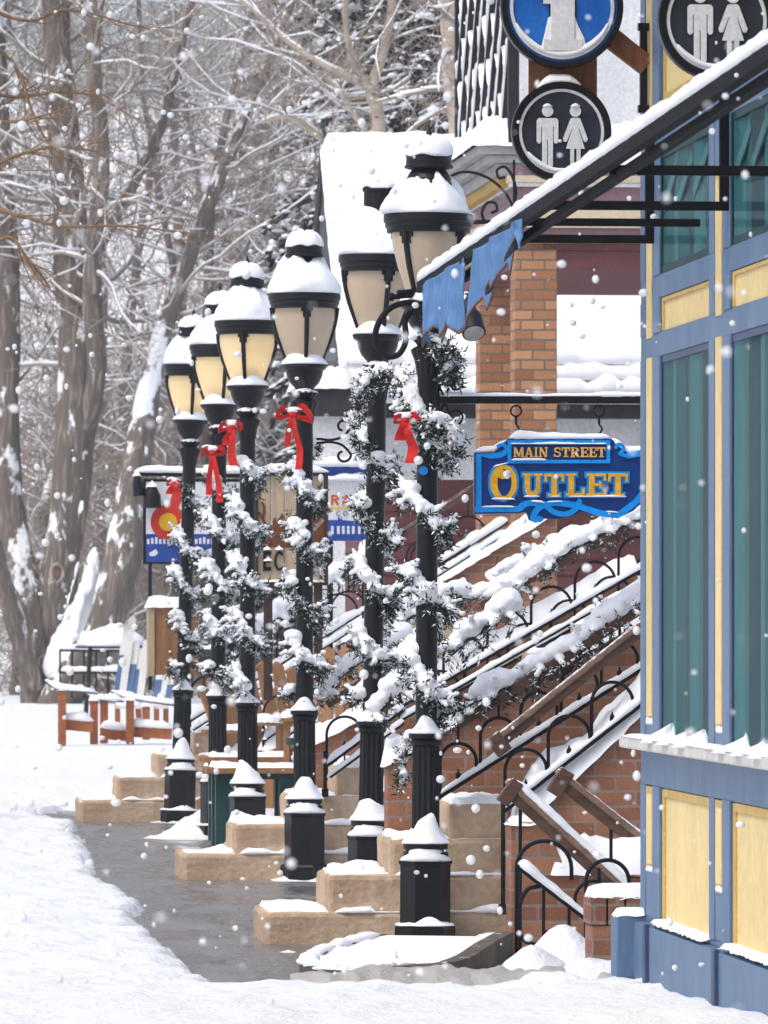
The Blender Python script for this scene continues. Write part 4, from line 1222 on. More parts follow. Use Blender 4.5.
# ================================================================== stepped kerbs / stairs
RUN = .305
def staircase(label, s0, w, t0, n, tops, runs, seed, tend=None):
    root = thing('staircase', label, 'stairs', (t0, s0, 0), 'tan concrete stairs from the pavement')
    tL = t0; z = -.05
    tend = t0 + n * RUN + .3 if tend is None else tend
    for k in range(n):
        zt = tops[k] if k < len(tops) else tops[-1] + .175 * (k - len(tops) + 1)
        run = runs[k] if k < len(runs) else RUN
        mb = MB()
        y0 = s0 + .045 * k; y1 = s0 + w - .004 * (k % 3)
        zb = -.05 if k == 0 else (tops[k - 1] if k - 1 < len(tops) else zt - .175) - .06
        # outline with worn wavy edges
        mb.box((tL, y0, zb), (tend, y1, zt))
        o = mb.build('step', M['concrete'], root, bevel=.025)
        sd_m = o.modifiers.new('cut', 'SUBSURF'); sd_m.subdivision_type = 'SIMPLE'; sd_m.levels = sd_m.render_levels = 5
        dm = o.modifiers.new('worn', 'DISPLACE'); dm.texture = _worn; dm.strength = .014; dm.mid_level = .55; dm.texture_coords = 'LOCAL'
        sn = MB()
        nxt = tL + run
        snow_slab(sn, tL + .01, nxt + .02, y0 + .012, y1 - .01, zt - .016, .030 + .010 * (k % 2), seed + k, res=.025, edge=.05, nv=1.0, hang=.03)
        if k < n - 1:
            snow_strip(sn, [(nxt + .03, y0 + .022, zt - .004), (tend - .02, y0 + .022, zt - .004)], .055, .024, seed + k * 3, step=.025, nv=.7, gap=.3)
        if k == n - 1 and tend > nxt + .15: snow_slab(sn, nxt + .02, max(tend, nxt + .12), y0, y1, zt, .06, seed + k + 5, res=.04, edge=.05, nv=.4)
        sn.build('snow', M['snow'], o, smooth=True)
        tL = nxt
    return root
def st_t(px, s): return on_s(px, 800, s).t if False else on_s(px, 800, s).x
sA = .17
tA = [st_t(265, sA), st_t(329, sA), st_t(391, sA), st_t(451, sA), st_t(512, sA)]
staircase('tan concrete stairs with the worn lowest step, right behind the finial lamp foot', sA, .80, tA[0], 4, [.155, .335, .51, .68], [tA[i + 1] - tA[i] for i in range(4)], 3, tA[4])
sB = on_ground(300, 880).y + .02
sB = w2f(*f2w(0, 0))[1] + (10240 / 263 - OY) / CA + .10
tB = [st_t(183, sB), st_t(235, sB), st_t(290, sB), st_t(338, sB)]
staircase('tan concrete stairs with icicled snow edges, left of the post before the antler sign', sB, .85, tB[0], 9, [.16, .335, .51, .68], [tB[i + 1] - tB[i] for i in range(3)], 23)
sC = (10240 / 205 - OY) / CA + .16
tC = [st_t(80, sC), st_t(118, sC), st_t(157, sC), st_t(195, sC)]
staircase('tan concrete stairs farthest up the pavement, rising behind the leaning lamp', sC, .9, tC[0], 9, [.17, .345, .52, .69], [tC[i + 1] - tC[i] for i in range(3)], 43)

# ---------------------------------------------------------------- cheek walls beside the stairs
def slope_wall(label, s0, w, tl, zl, tr, slope, m, cap=.105, soldier=False, seed=0):
    zr = zl + slope * (tr - tl)
    root = thing('stair_wall', label, 'brick wall', (tl, s0, 0), 'brick walls beside the stairs')
    mb = MB(); mb.prism([(tl, s0, -.1), (tr, s0, -.1), (tr, s0, zr), (tl, s0, zl)], (0, w, 0)); mb.build('wall', m, root, bevel=.006)
    sn = MB()
    def zf(t, s): return zl + slope * (t - tl)
    snow_slab(sn, tl - .02, tr, s0 - .035, s0 + w + .03, 0, cap, seed, res=.03, edge=.06, nv=.45, zf=zf)
    sn.build('snow', M['snow'], root, smooth=True)
    return root
SL = .60
slope_wall('sloping brick cheek wall with soft snow cap behind the nearest stairs', sA + .83, .18, st_t(386, sA + .9), .86, 2.4, SL - .04, M['brick'], seed=5)
slope_wall('sloping brick cheek wall right of the nearest stairs, under the brown handrail', sA - .08, .20, st_t(513, sA), .53, 1.9, .95, M['brick'], cap=.17, seed=6)
slope_wall('sloping brick cheek wall with a thick snow roll behind the icicled stairs', sB + .9, .22, st_t(312, sB + 1), .80, 2.2, SL - .06, M['brick'], seed=7)
slope_wall('sloping brick cheek wall with snow cap behind the farthest stairs', sC + .95, .22, st_t(196, sC + 1), .70, 3.0, SL, M['brick'], seed=8)

# ---------------------------------------------------------------- iron railings
def railing(label, s0, a, b, hoop_w, hoop_gap, hoop_h, hand, seed, double=.085, newel_bottom=None, hand_start=0.0, snow_rail=.04, group='iron hoop railings of the stairs', hand_w=.045, gap=0.0, hand_end=None):
    """a, b: ends of the lower rail (t, z); hand: height of the wooden handrail over the rail or None"""
    (ta, za), (tb, zb) = a, b
    root = thing('hoop_railing', label, 'railing', (ta, s0, za), group)
    sl = (zb - za) / (tb - ta)
    def Z(t): return za + sl * (t - ta)
    mb = MB(); mb.beam((ta, s0, za), (tb, s0, zb), .016, .022); mb.build('lower_rail', M['iron_thin'], root)
    if double:
        mb = MB(); mb.beam((ta + .03, s0, Z(ta + .03) - double), (tb, s0, Z(tb) - double), .014, .018); mb.build('lower_rail', M['iron_thin'], root)
    if newel_bottom is not None:
        mb = MB(); mb.tube([(ta, s0, newel_bottom), (ta, s0, za + hoop_h * .7)], .011, 8); mb.box((ta - .02, s0 - .02, newel_bottom - .01), (ta + .02, s0 + .02, newel_bottom + .04)); mb.build('newel_post', M['iron_thin'], root)
    t = ta + .01
    k = 0
    while t + hoop_w < tb and k < 16:
        zc = Z(t + hoop_w) + hoop_h - hoop_w / 2
        pts = [(t, s0, Z(t) - double)] + [(t + hoop_w / 2 - hoop_w / 2 * math.cos(x), s0, zc + hoop_w / 2 * math.sin(x)) for x in np.linspace(0, PI, 14)] + [(t + hoop_w, s0, Z(t + hoop_w))]
        mb = MB(); mb.tube(pts, .0095, 6); h = mb.build('hoop', M['iron_thin'], root, smooth=True)
        c = t + hoop_w / 2
        mb = MB(); mb.tube([(c, s0, Z(c) - double), (c, s0, Z(c) + hoop_h * .45), (c, s0, Z(c) + hoop_h * .55)], [.006, .006, .002], 6)
        mb.ico((c, s0, Z(c) + hoop_h * .30), .014, (1, .6, 1.6)); mb.build('spear', M['iron_thin'], h)
        if hand is not None:
            mb = MB(); mb.tube([(c, s0, zc + hoop_w / 2 - .004), (c, s0, Z(c) + hand)], .007, 6); mb.build('stem', M['iron_thin'], h)
        t += hoop_w + hoop_gap; k += 1
    if hand is not None:
        t1 = tb if hand_end is None else hand_end
        mb = MB(); mb.beam((ta + hand_start, s0, Z(ta + hand_start) + hand), (t1, s0, Z(t1) + hand), hand_w, hand_w * 1.1); mb.build('handrail', M['wood_rail'], root, bevel=.006)
    for dz, w, h in ((.012, snow_rail, snow_rail * 1.05),) + (((.010 - double, snow_rail * .9, snow_rail * .8),) if double else ()):
        mb = MB(); snow_strip(mb, [(ta, s0, za + dz), (tb, s0, zb + dz)], w, h, seed, step=.02, nv=.4, gap=gap); mb.build('snow', M['snow'], root, smooth=True)
    return root, Z

def rg(name, label, path, seed, **kw):
    g = thing(name, label, 'garland', path[0], 'snow covered garlands on the handrails')
    k = dict(twig=(.05, .14), per=4, step=.04, core=.04, snow_h=.05, cover=.88, tipsnow=.45, voxel=.010, needles=18, droop=.5, zbias=.04)
    k.update(kw)
    make_garland(g, path, seed, **k)

def px_rail(s0, p, q):
    a, b = on_s(*p, s0), on_s(*q, s0)
    return (a.x, a.z), (b.x, b.z)

# the bare brown handrail nearest us
s1 = sA - .12
a, b = px_rail(s1, (503, 812), (662, 688))
r1, Z1 = railing('iron hoop railing with the bare brown handrail, nearest the shop corner', s1, a, b, .205, .008, .14, None, 3, double=.0, newel_bottom=.155, snow_rail=.032)
h0, h1 = on_s(493, 746, s1), on_s(664, 610, s1)
mb = MB(); mb.beam(h0 + Vector((0, 0, -.014)), h1 + Vector((0, 0, -.014)), .05, .05); mb.build('handrail', M['wood_rail'], r1, bevel=.006)
mb = MB(); mb.beam(h0 + Vector((0, 0, .022)), h1 + Vector((0, 0, .022)), .075, .03); mb.build('handrail_cap', M['wood_cap'], r1, bevel=.008)
mb = MB(); mb.beam(h0 + (h0 - h1).normalized() * .004 + Vector((0, 0, -.012)), h0.lerp(h1, .07) + Vector((0, 0, -.014)), .078, .105); mb.build('handrail_end', M['wood_rail'], r1, bevel=.006)
mb = MB(); snow_strip(mb, [h0 + Vector((.0, .0, .03)), h0.lerp(h1, .55) + Vector((0, 0, .03))], .05, .014, 5, step=.02, nv=.6); mb.build('snow', M['snow'], r1, smooth=True)
# second railing (near side of the nearest stairs) with its garland
s2 = sA + .10
a, b = px_rail(s2, (438, 798), (664, 655))
r2, Z2 = railing('iron hoop railing starting on the fourth step of the nearest stairs', s2, a, b, .18, .02, .15, .30, 13, snow_rail=.030, hand_start=.1, double=0)
g0 = on_s(447, 716, s2); g1 = on_s(655, 600, s2)
rg('rail_garland', 'snowy garland on the handrail above the nearest stairs, ending left in a bare sprig', [on_s(428, 724, s2), on_s(446, 714, s2), on_s(507, 688, s2), on_s(573, 651, s2), on_s(632, 606, s2), on_s(665, 586, s2)], 501, snow_h=.05)
g = thing('garland_swag', 'long dark garland sprig hanging straight down left of the outlet lamp shaft', 'garland', on_s(402, 790, s2))
make_garland(g, [on_s(408, 740, s2), on_s(404, 760, s2), on_s(402, 788, s2)], 517, twig=(.03, .07), per=4, step=.03, snow_h=.02, cover=.6, tipsnow=.4)
s2b = sA + .83
rg('rail_garland', 'thick roll of snowy garland on the middle handrail with a cut lower end', [on_s(450, 655, s2b), on_s(468, 640, s2b), on_s(505, 615, s2b), on_s(514, 600, s2b)], 502, snow_h=.058)
rg('rail_garland', 'snowy garland passing low behind the posts beside the sloping brick wall', [on_s(374, 716, s2b), on_s(400, 690, s2b), on_s(420, 655, s2b)], 503, snow_h=.06, per=4)
# stairs before the antler sign
s3 = sB + .08
a, b = px_rail(s3, (398, 708), (664, 557))
r3, Z3 = railing('iron hoop railing rising from the icicled stairs up past the brick pillar foot', s3, a, b, .25, .02, .14, None, 23, snow_rail=.036)
a, b = px_rail(s3 - .02, (325, 767), (404, 709))
railing('short iron railing with an upright newel left of the flat chimney post', s3 - .02, a, b, .22, .02, .14, None, 28, snow_rail=.036, newel_bottom=.51)
mb = MB(); mb.beam(on_s(480, 606, s3), on_s(664, 508, s3), .045, .05); mb.build('handrail', M['wood_rail'], r3, bevel=.006)
mb = MB(); mb.beam(on_s(327, 705, s3), on_s(420, 645, s3), .045, .05); mb.build('handrail', M['wood_rail'], r3, bevel=.006)
rg('rail_garland', 'thick snow roll of garland running up right to the shop corner, under the outlet sign', [on_s(497, 600, s3), on_s(520, 584, s3), on_s(560, 556, s3), on_s(600, 536, s3), on_s(660, 506, s3)], 504, snow_h=.070, twig=(.06, .15))
rg('rail_garland', 'heavy snowy garland sagging between the flat chimney lamp post and the outlet lamp post', [on_s(318, 700, s3), on_s(345, 672, s3), on_s(372, 655, s3), on_s(400, 640, s3)], 505, snow_h=.065)
s3b = sB + .85
a, b = px_rail(s3b, (420, 712), (664, 578))
r3b, Z3b = railing('iron hoop railing on the far side of the icicled stairs', s3b, a, b, .24, .03, .12, None, 24, snow_rail=.036, double=0)
rg('rail_garland', 'slim snowy garland lying just behind the thick snow roll under the outlet sign', [on_s(494, 584, s3b), on_s(530, 562, s3b), on_s(575, 540, s3b)], 506, snow_h=.06)
rg('rail_garland', 'snowy garland hump left of the brick pillar between the two nearest posts', [on_s(388, 630, s3b), on_s(420, 612, s3b), on_s(450, 596, s3b), on_s(484, 600, s3b)], 507, snow_h=.065)
# farther rails
s4 = sC + .1
a, b = px_rail(s4, (189, 722), (470, 545))
railing('iron hoop railing climbing from the farthest stairs behind the amber lamps', s4, a, b, .30, .04, .17, .42, 33, snow_rail=.055, newel_bottom=.52)
rg('rail_garland', 'snowy garland on the handrail behind the posts of the amber lamps', [on_s(232, 640, s4), on_s(262, 628, s4), on_s(300, 600, s4), on_s(345, 572, s4), on_s(372, 556, s4)], 508, snow_h=.075, step=.05, twig=(.06, .14), voxel=.014)
s4b = sC + 1.0
a, b = px_rail(s4b, (330, 634), (508, 522))
railing('short iron railing with two snowy bars against the maroon wall', s4b, a, b, .28, .04, .16, .45, 34, snow_rail=.06)
rg('rail_garland', 'snowy garland low between the picnic table and the antler sign', [on_s(262, 700, s4b), on_s(290, 680, s4b), on_s(320, 655, s4b), on_s(340, 640, s4b)], 509, snow_h=.07, step=.05, voxel=.014)
s5 = sC - 3.2
a, b = px_rail(s5, (262, 742), (420, 632))
railing('plain iron railing with snowy bars crossing behind the flat chimney post', s5, a, b, .27, .03, .15, None, 35, snow_rail=.055)

# ---------------------------------------------------------------- descending rails and gate by the shop corner
sd = on_ground(560, 975).y
sd = -1.6
dr = thing('cellar_handrail', 'brown handrail with snow on top running down right to the shop base', 'handrail', on_s(507, 785, sd))
p, q = on_s(507, 786, sd), on_s(640, 908, sd)
mb = MB(); mb.beam(p + Vector((0, 0, -.016)), q + Vector((0, 0, -.016)), .052, .055); mb.build('rail', M['wood_rail'], dr, bevel=.008)
mb = MB(); mb.beam(p + Vector((0, 0, .025)), q + Vector((0, 0, .025)), .075, .032); mb.build('rail_cap', M['wood_cap'], dr, bevel=.008)
mb = MB(); mb.beam(p + Vector((-.012, 0, -.01)), p.lerp(q, .06) + Vector((0, 0, -.012)), .08, .125); mb.build('rail_end', M['wood_rail'], dr, bevel=.006)
mb = MB(); snow_strip(mb, [p.lerp(q, .04) + Vector((0, 0, .042)), q + Vector((0, 0, .042))], .085, .045, 7, step=.02, nv=.2); mb.build('snow', M['snow'], dr, smooth=True)
mb = MB(); mb.tube([p.lerp(q, .10) + Vector((0, 0, -.05)), on_s(520, 960, sd)], .009, 6); mb.build('support', M['iron_thin'], dr)
mb = MB(); mb.tube([p.lerp(q, .75), on_s(607, 960, sd)], .009, 6); mb.build('support', M['iron_thin'], dr)
sd2 = -1.1
dr2 = thing('cellar_handrail', 'darker brown handrail with little snow running down right behind the snowy one', 'handrail', on_s(557, 775, sd2))
p, q = on_s(557, 776, sd2), on_s(665, 862, sd2)
mb = MB(); mb.beam(p + Vector((0, 0, -.016)), q + Vector((0, 0, -.016)), .055, .055); mb.build('rail', M['wood_rail'], dr2, bevel=.008)
mb = MB(); mb.beam(p + Vector((0, 0, .025)), q + Vector((0, 0, .025)), .078, .032); mb.build('rail_cap', M['wood_cap'], dr2, bevel=.008)
mb = MB(); mb.beam(p + Vector((-.015, 0, -.01)), p.lerp(q, .09) + Vector((0, 0, -.012)), .085, .13); mb.build('rail_end', M['wood_rail'], dr2, bevel=.006)
mb = MB(); snow_strip(mb, [p.lerp(q, .3) + Vector((0, 0, .04)), q + Vector((0, 0, .042))], .05, .012, 9, step=.02, nv=.6); mb.build('snow', M['snow'], dr2, smooth=True)
mb = MB(); mb.tube([on_s(611, 822, sd2), on_s(611, 880, sd2)], .009, 6); mb.build('support', M['iron_thin'], dr2)

sg_ = -2.2
gate = thing('hoop_gate', 'low iron hoop gate with a snowy slanting rail before the brick wall', 'gate', on_s(556, 985, sg_))
mb = MB(); mb.beam(on_s(517, 866, sg_), on_s(594, 925, sg_), .03, .022); mb.build('slanting_rail', M['iron_thin'], gate)
mb = MB(); snow_strip(mb, [on_s(517, 864, sg_), on_s(594, 923, sg_)], .07, .045, 4, step=.015, nv=.35); mb.build('snow', M['snow'], gate, smooth=True)
def hoop(x0, x1, ytop, yl, yr, r=.0095):
    cxx = (x0 + x1) / 2; w = (x1 - x0) / 2
    pts = [on_s(x0, yl, sg_)] + [on_s(cxx - w * math.cos(a), ytop + w * (1 - math.sin(a)), sg_) for a in np.linspace(0, PI, 16)] + [on_s(x1, yr, sg_)]
    mb = MB(); mb.tube(pts, r, 8); mb.build('hoop', M['iron_thin'], gate, smooth=True)
hoop(516.5, 571.5, 841, 955, 880)
hoop(586, 629, 860, 990, 905)
hoop(575, 612, 881, 905, 892, .008)
for x, y0, y1 in ((543.5, 888, 978), (569, 907, 990), (611, 830, 862), (599, 868, 890)):
    mb = MB(); mb.tube([on_s(x, y0, sg_), on_s(x, y1, sg_)], .0085, 6); mb.build('bar', M['iron_thin'], gate)
for pts in ([(540, 886), (527, 890), (520, 905), (519, 925), (524, 940), (540, 945), (548, 938)], [(516, 945), (524, 958), (536, 957), (545, 945), (546, 930)], [(557, 988), (566, 992), (580, 991), (590, 984)]):
    mb = MB(); mb.tube(smoothpath([on_s(x, y, sg_) for x, y in pts], 5), .010, 8); mb.build('curl', M['iron_thin'], gate, smooth=True)
mb = MB(); mb.tube([on_s(511, 968, sg_), on_s(524, 978, sg_)], .012, 6); mb.build('fallen_bar', M['iron_thin'], gate)

# brick wall and pier by the shop corner
sw = -1.3
bw = thing('brick_wall', 'low red brick wall behind the hoop gate, snow filling its joints', 'brick wall', on_s(560, 985, sw))
a, b = on_s(511, 985, sw), on_s(665, 822, sw)
mb = MB(); mb.prism([(a.x, sw, -.1), (b.x, sw, -.1), (b.x, sw, b.z - .28), (on_s(565, 880, sw).x, sw, on_s(565, 868, sw).z), (on_s(545, 850, sw).x, sw, on_s(545, 822, sw).z), (a.x, sw, on_s(511, 822, sw).z)], (0, .22, 0)); mb.build('wall', M['brick'], bw, bevel=.005)
mb = MB()
def zf(t, s): return lerp(on_s(545, 836, sw).z, on_s(640, 800, sw).z, (t - a.x) / (b.x - a.x)) - .05
tt0 = on_s(548, 850, sw).x
snow_slab(mb, tt0, b.x, sw - .02, sw + .24, on_s(560, 874, sw).z, .15, 3, res=.03, edge=.10, nv=.5)
snow_slab(mb, a.x - .01, tt0 + .04, sw - .01, sw + .23, on_s(530, 824, sw).z, .04, 4, res=.03, edge=.05)
mb.build('snow', M['snow'], bw, smooth=True)
sp_ = -3.4
pr = thing('brick_pier', 'short red brick pier with an upright brick course and snow cap beside the shop', 'brick pier', on_s(616, 990, sp_))
a, b = on_s(592, 992, sp_), on_s(664, 893, sp_)
zt = on_s(600, 897, sp_).z
mb = MB(); mb.box((a.x, sp_, -.1), (b.x, sp_ + .25, zt - .125)); mb.build('pier', M['brick'], pr, bevel=.005)
for k in range(9):
    x0 = a.x - .008 + k * .079
    mb = MB(); mb.box((x0, sp_ - .008, zt - .122), (x0 + .071, sp_ + .25, zt)); mb.build('coping_brick', M['brick'], pr, bevel=.005)
mb = MB(); snow_slab(mb, a.x - .01, b.x, sp_ - .01, sp_ + .25, zt, .045, 6, res=.02, edge=.06); mb.build('snow', M['snow'], pr, smooth=True)

# curved kerb of the planting bed at the nearest lamp
kb = thing('kerb_bed', 'round ended concrete bed edge with a snow mound at the foot of the finial lamp', 'planter', on_ground(420, 975))
pxs = [(505, 962), (460, 985), (410, 986), (350, 985), (318, 978), (308, 972), (318, 965), (345, 960), (380, 956)]
kp = smoothpath([on_ground(*p) for p in pxs], 8)
kz = .10
mb = MB()
kxl, kxr = min(p.x for p in kp), max(p.x for p in kp)
def kh(x): return lerp(.06, .15, min(1, max(0, (x - kxl) / (kxr - kxl) * 1.3)))
mb.band([Vector((p.x, p.y, kh(p.x) / 2 - .01)) for p in kp], lambda i: Vector((0, 0, kh(kp[i].x) / 2)), .08, lambda i: Vector((-(kp[min(i + 1, len(kp) - 1)] - kp[max(i - 1, 0)]).y, (kp[min(i + 1, len(kp) - 1)] - kp[max(i - 1, 0)]).x, 0)).normalized())
mb.build('kerb', M['kerb'], kb, bevel=.01)
mb = MB(); snow_strip(mb, [Vector((p.x, p.y, kh(p.x) - .014)) for p in kp[int(len(kp) * .42):]], .09, .022, 4, step=.03, nv=.8, gap=.3); mb.build('snow', M['snow'], kb, smooth=True)
ring = [Vector((p.x, p.y, 0)) for p in kp]
cen = sum(ring, Vector()) / len(ring)
mb = MB(); vs, fs = [], []; nr = 14
for k in range(nr + 1):
    u = k / nr
    for i, p in enumerate(ring):
        q = p.lerp(cen, u)
        vs.append((q.x, q.y, kh(q.x) * .80 - .02 * u * max(0, min(1, (.1 - q.x) * 3)) + .14 * math.exp(-((q.x - .12) ** 2 / .10 + (q.y + .75) ** 2 / .8)) * u ** .5 + .035 * nz(q.x * 4, q.y * 2.5, 3) + .02 * nz(q.x * 11, q.y * 8, 6)))
W = len(ring)
for k in range(nr):
    for i in range(W - 1): fs.append((k * W + i, (k + 1) * W + i, (k + 1) * W + i + 1, k * W + i + 1))
    fs.append((k * W + W - 1, (k + 1) * W + W - 1, (k + 1) * W, k * W))
mb.add(vs, fs); mb.build('bed_snow', M['snow'], kb, smooth=True)

# ================================================================== brick porch behind the stairs
SP = (52.8 - OY) / CA
pl = on_s(515, 400, SP).x; prr = on_s(557, 400, SP).x
porch = thing('brick_porch', 'porch with orange brick pillars, purple and cream beams and a lattice balcony', 'porch', (prr, SP, 0))
pw_ = prr - pl
def zP(y): return on_s(536, y, SP).z
for ds in (0.0, 2.75):
    mb = MB(); mb.box((pl, SP + ds, -.1), (prr, SP + ds + pw_, zP(236))); mb.build('pillar', M['brick_pillar'], porch, bevel=.004)
TR = 5.2
bands = [(267, 250, 'maroon', .02), (250, 243, 'maroon', .0), (243, 240, 'cream', -.05), (240, 228, 'purple', -.03), (228, 219, 'cream', -.07), (219, 207, 'cream', -.045), (207, 200, 'purple', -.03), (200, 187, 'purple', -.03), (187, 183, 'white_wall', -.06), (183, 176, 'cream', -.08), (176, 165, 'purple', -.06)]
for y0, y1, m, d in bands:
    z0, z1 = zP(y0), zP(y1)
    mb = MB(); mb.box((pl + (.0 if y0 > 245 else d) + .01, SP + d, z0), (TR, SP + 4.6 - d, z1 - .0006)); mb.build('beam', M[m], porch, bevel=.004)
# stepped grey cornice with yellow dentils over the street side
zc = zP(176)
for k, (dz0, dz1, d) in enumerate(((0, .10, .16), (.10, .17, .24), (.17, .25, .32))):
    mb = MB(); mb.box((pl - d, SP - d * .25, zc + dz0 + .001), (pl + .12 - .003 * k, SP + 4.6 + d, zc + dz1)); mb.build('cornice', M['greywood'], porch, bevel=.008)
mb = MB()
for k in range(30):
    s = SP + .1 + k * .15
    mb.box((pl - .13, s, zc - .09), (pl - .02, s + .07, zc - .001))
o = mb.build('dentil', M['yellow_trim'], porch); o['kind'] = 'stuff'
mb = MB(); snow_slab(mb, pl - .36, pl + .5, SP - .10, SP + 4.9, zc + .25, .22, 4, res=.05, edge=.2, nv=.3); mb.build('snow', M['snow'], porch, smooth=True)
# balcony lattice on the street side
zl = zc + .27
for k in range(2):
    mb = MB(); mb.beam((pl - .02, SP - .05 + 4.3 * k, zl), (pl - .02, SP - .05 + 4.3 * k, zl + 2.3), .09, .09, up=(0, 1, 0)); mb.build('balcony_post', M['lattice'], porch)
mb = MB(); mb.beam((pl - .02, SP, zl + .04), (pl - .02, SP + 4.2, zl + .04), .06, .08); mb.build('balcony_rail', M['lattice'], porch); mb = MB(); mb.beam((pl - .02, SP, zl + 2.1), (pl - .02, SP + 4.2, zl + 2.1), .06, .08); mb.build('balcony_rail', M['lattice'], porch)
mb = MB(); sn = MB()
for k in range(-4, 9):
    for sg in (1, -1):
        x0 = SP + k * .60
        a = Vector((pl - .02 + .012 * sg, x0, zl + .08)); b = a + Vector((0, sg * 2.0 * .8, 2.0))
        def clip(p, q):
            d = q - p
            ts = [0, 1]
            for lim in (SP, SP + 4.2):
                if abs(d.y) > 1e-6:
                    u = (lim - p.y) / d.y
                    ts.append(max(0, min(1, u)))
            lo, hi = (min(p.y, q.y), max(p.y, q.y))
            if hi < SP or lo > SP + 4.2: return None
            us = sorted(set(max(0.0, min(1.0, (l - p.y) / d.y)) for l in (SP, SP + 4.2)))
            return p + d * us[0], p + d * us[-1]
        cpt = clip(a, b)
        if cpt and (cpt[1] - cpt[0]).length > .15:
            mb.beam(cpt[0], cpt[1], .016, .05, up=(1, 0, 0))
            snow_strip(sn, [cpt[0] + Vector((-.01, 0, .03)), cpt[1] + Vector((-.01, 0, .03))], .07, .05, k + 31 * sg, step=.05, nv=.7, gap=.42)
mb.build('lattice', M['lattice'], porch); sn.build('snow', M['snow'], porch, smooth=True)
mb = MB(); mb.box((pl + .25, SP + .5, zP(165)), (TR, SP + 4.4, zP(165) + 3.4)); mb.build('upper_wall', M['white_wall'], porch)
mb = MB(); snow_slab(mb, pl + .05, TR, SP - .10, SP + .52, zP(165), .34, 14, res=.06, edge=.25, nv=.4); mb.build('snow', M['snow'], porch, smooth=True)
# iron scroll bracket near the cornice
sb = thing('scroll_bracket', 'thin iron scroll bracket curling below the grey cornice', 'iron bracket', at(500, 222, 45))
for pts in ([(444, 182), (455, 174), (470, 172), (488, 178), (503, 190), (512, 205), (514, 216)], [(514, 206), (516, 190), (512, 176), (505, 167), (497, 170), (499, 178), (505, 177)], [(484, 221), (482, 212), (487, 203), (495, 203), (497, 210), (491, 213)]):
    mb = MB(); mb.tube(smoothpath([at(x, y, 45) for x, y in pts], 6), .011, 6); mb.build('scroll', M['iron_thin'], sb, smooth=True)
mb = MB(); mb.beam(at(472, 222, 45), at(526, 222, 45), .03, .03); mb.tube([at(514, 160, 45), at(514, 222, 45)], .010, 6); mb.build('arm', M['iron_thin'], sb)

# ================================================================== maroon house with the steep snowy roof
YH = 60.0
SH = (YH - OY) / CA
hb = at(345, 384, YH)
tl_ = hb.x
house = thing('maroon_house', 'maroon sided house with a steep snow covered roof and dark gable', 'house', (tl_ + 2, SH, 0))
z_e = hb.z - .06; D = 2.5; z_r = z_e + 2.46
mb = MB(); mb.box((tl_ + .35, SH + .35, -.1), (7.0, SH + 2 * D - .3, 2.9 + .0)); mb.build('wall', M['maroon'], house)
for k in range(20):
    z = .05 + k * .15
    if z < 2.9:
        mb = MB(); mb.prism([(tl_ + .33, SH + .335, z), (7.0, SH + .335, z), (7.0, SH + .35, z + .149), (tl_ + .33, SH + .35, z + .149)], (0, .02, 0)); mb.build('clapboard', M['maroon'], house)
mb = MB(); mb.box((tl_ + .36, SH + .32, 2.9), (7.0, SH + 2 * D - .3, z_e - .02)); mb.build('frieze', M['white_wall'], house)
mb = MB(); mb.box((tl_ + .02, SH - .02, z_e - .25), (7.0, SH + .18, z_e - .02)); mb.build('eave', M['fascia'], house, bevel=.01)
mb = MB(); mb.prism([(tl_ + .03, SH + .02, z_e - .1), (tl_ + .03, SH + D, z_r - .12), (tl_ + .03, SH + 2 * D - .02, z_e - .1)], (.2, 0, 0)); mb.build('gable', M['gable'], house)
mb = MB()
mb.prism([(tl_, SH, z_e), (tl_, SH + D, z_r), (tl_, SH + D, z_r - .12), (tl_, SH, z_e - .12)], (7.0 - tl_, 0, 0))
mb.prism([(tl_, SH + D + .001, z_r), (tl_, SH + 2 * D, z_e), (tl_, SH + 2 * D, z_e - .12), (tl_, SH + D + .001, z_r - .12)], (7.0 - tl_, 0, 0))
roof = mb.build('roof', M['gable'], house)
mb = MB()
def zrf(t, s): return z_r - abs(s - (SH + D)) * (z_r - z_e) / D
snow_slab(mb, tl_ - .02, 7.0, SH - .12, SH + 2 * D + .1, 0, .20, 5, res=.08, edge=.16, nv=.14, zf=zrf, hang=.0)
mb.build('snow', M['snow'], roof, smooth=True)
mb = MB()
for k, (dy, h, z) in enumerate(((-.20, .17, -.02), (-.12, .15, .12), (-.03, .16, .27))):
    snow_strip(mb, [(tl_ - .04, SH + dy + .12, z_e + z), (7.0, SH + dy + .12, z_e + z)], .42, h, 30 + k, step=.08, nv=.22)
mb.build('eave_snow', M['snow'], roof, smooth=True)

# lower neighbour roof with a grey gutter, left of the flat chimney lamp
lo = thing('snowy_lean_to', 'low lean-to roof with thick snow and a dark beam left of the maroon house', 'lean-to', at(330, 415, 58))
a, b = at(300, 416, 58), at(352, 388, 58)
mb = MB(); mb.box((a.x, a.y, a.z), (b.x, a.y + 1.2, b.z)); mb.build('beam', M['fascia'], lo, bevel=.01)
mb = MB(); mb.box((a.x + .06, a.y + .1, -.1), (b.x - .05, a.y + 1.1, a.z + .01)); mb.build('wall', M['white_wall'], lo)
mb = MB(); snow_slab(mb, a.x - .04, b.x + .04, a.y - .05, a.y + 1.2, b.z, .18, 3, res=.05, edge=.15); mb.build('snow', M['snow'], lo, smooth=True)

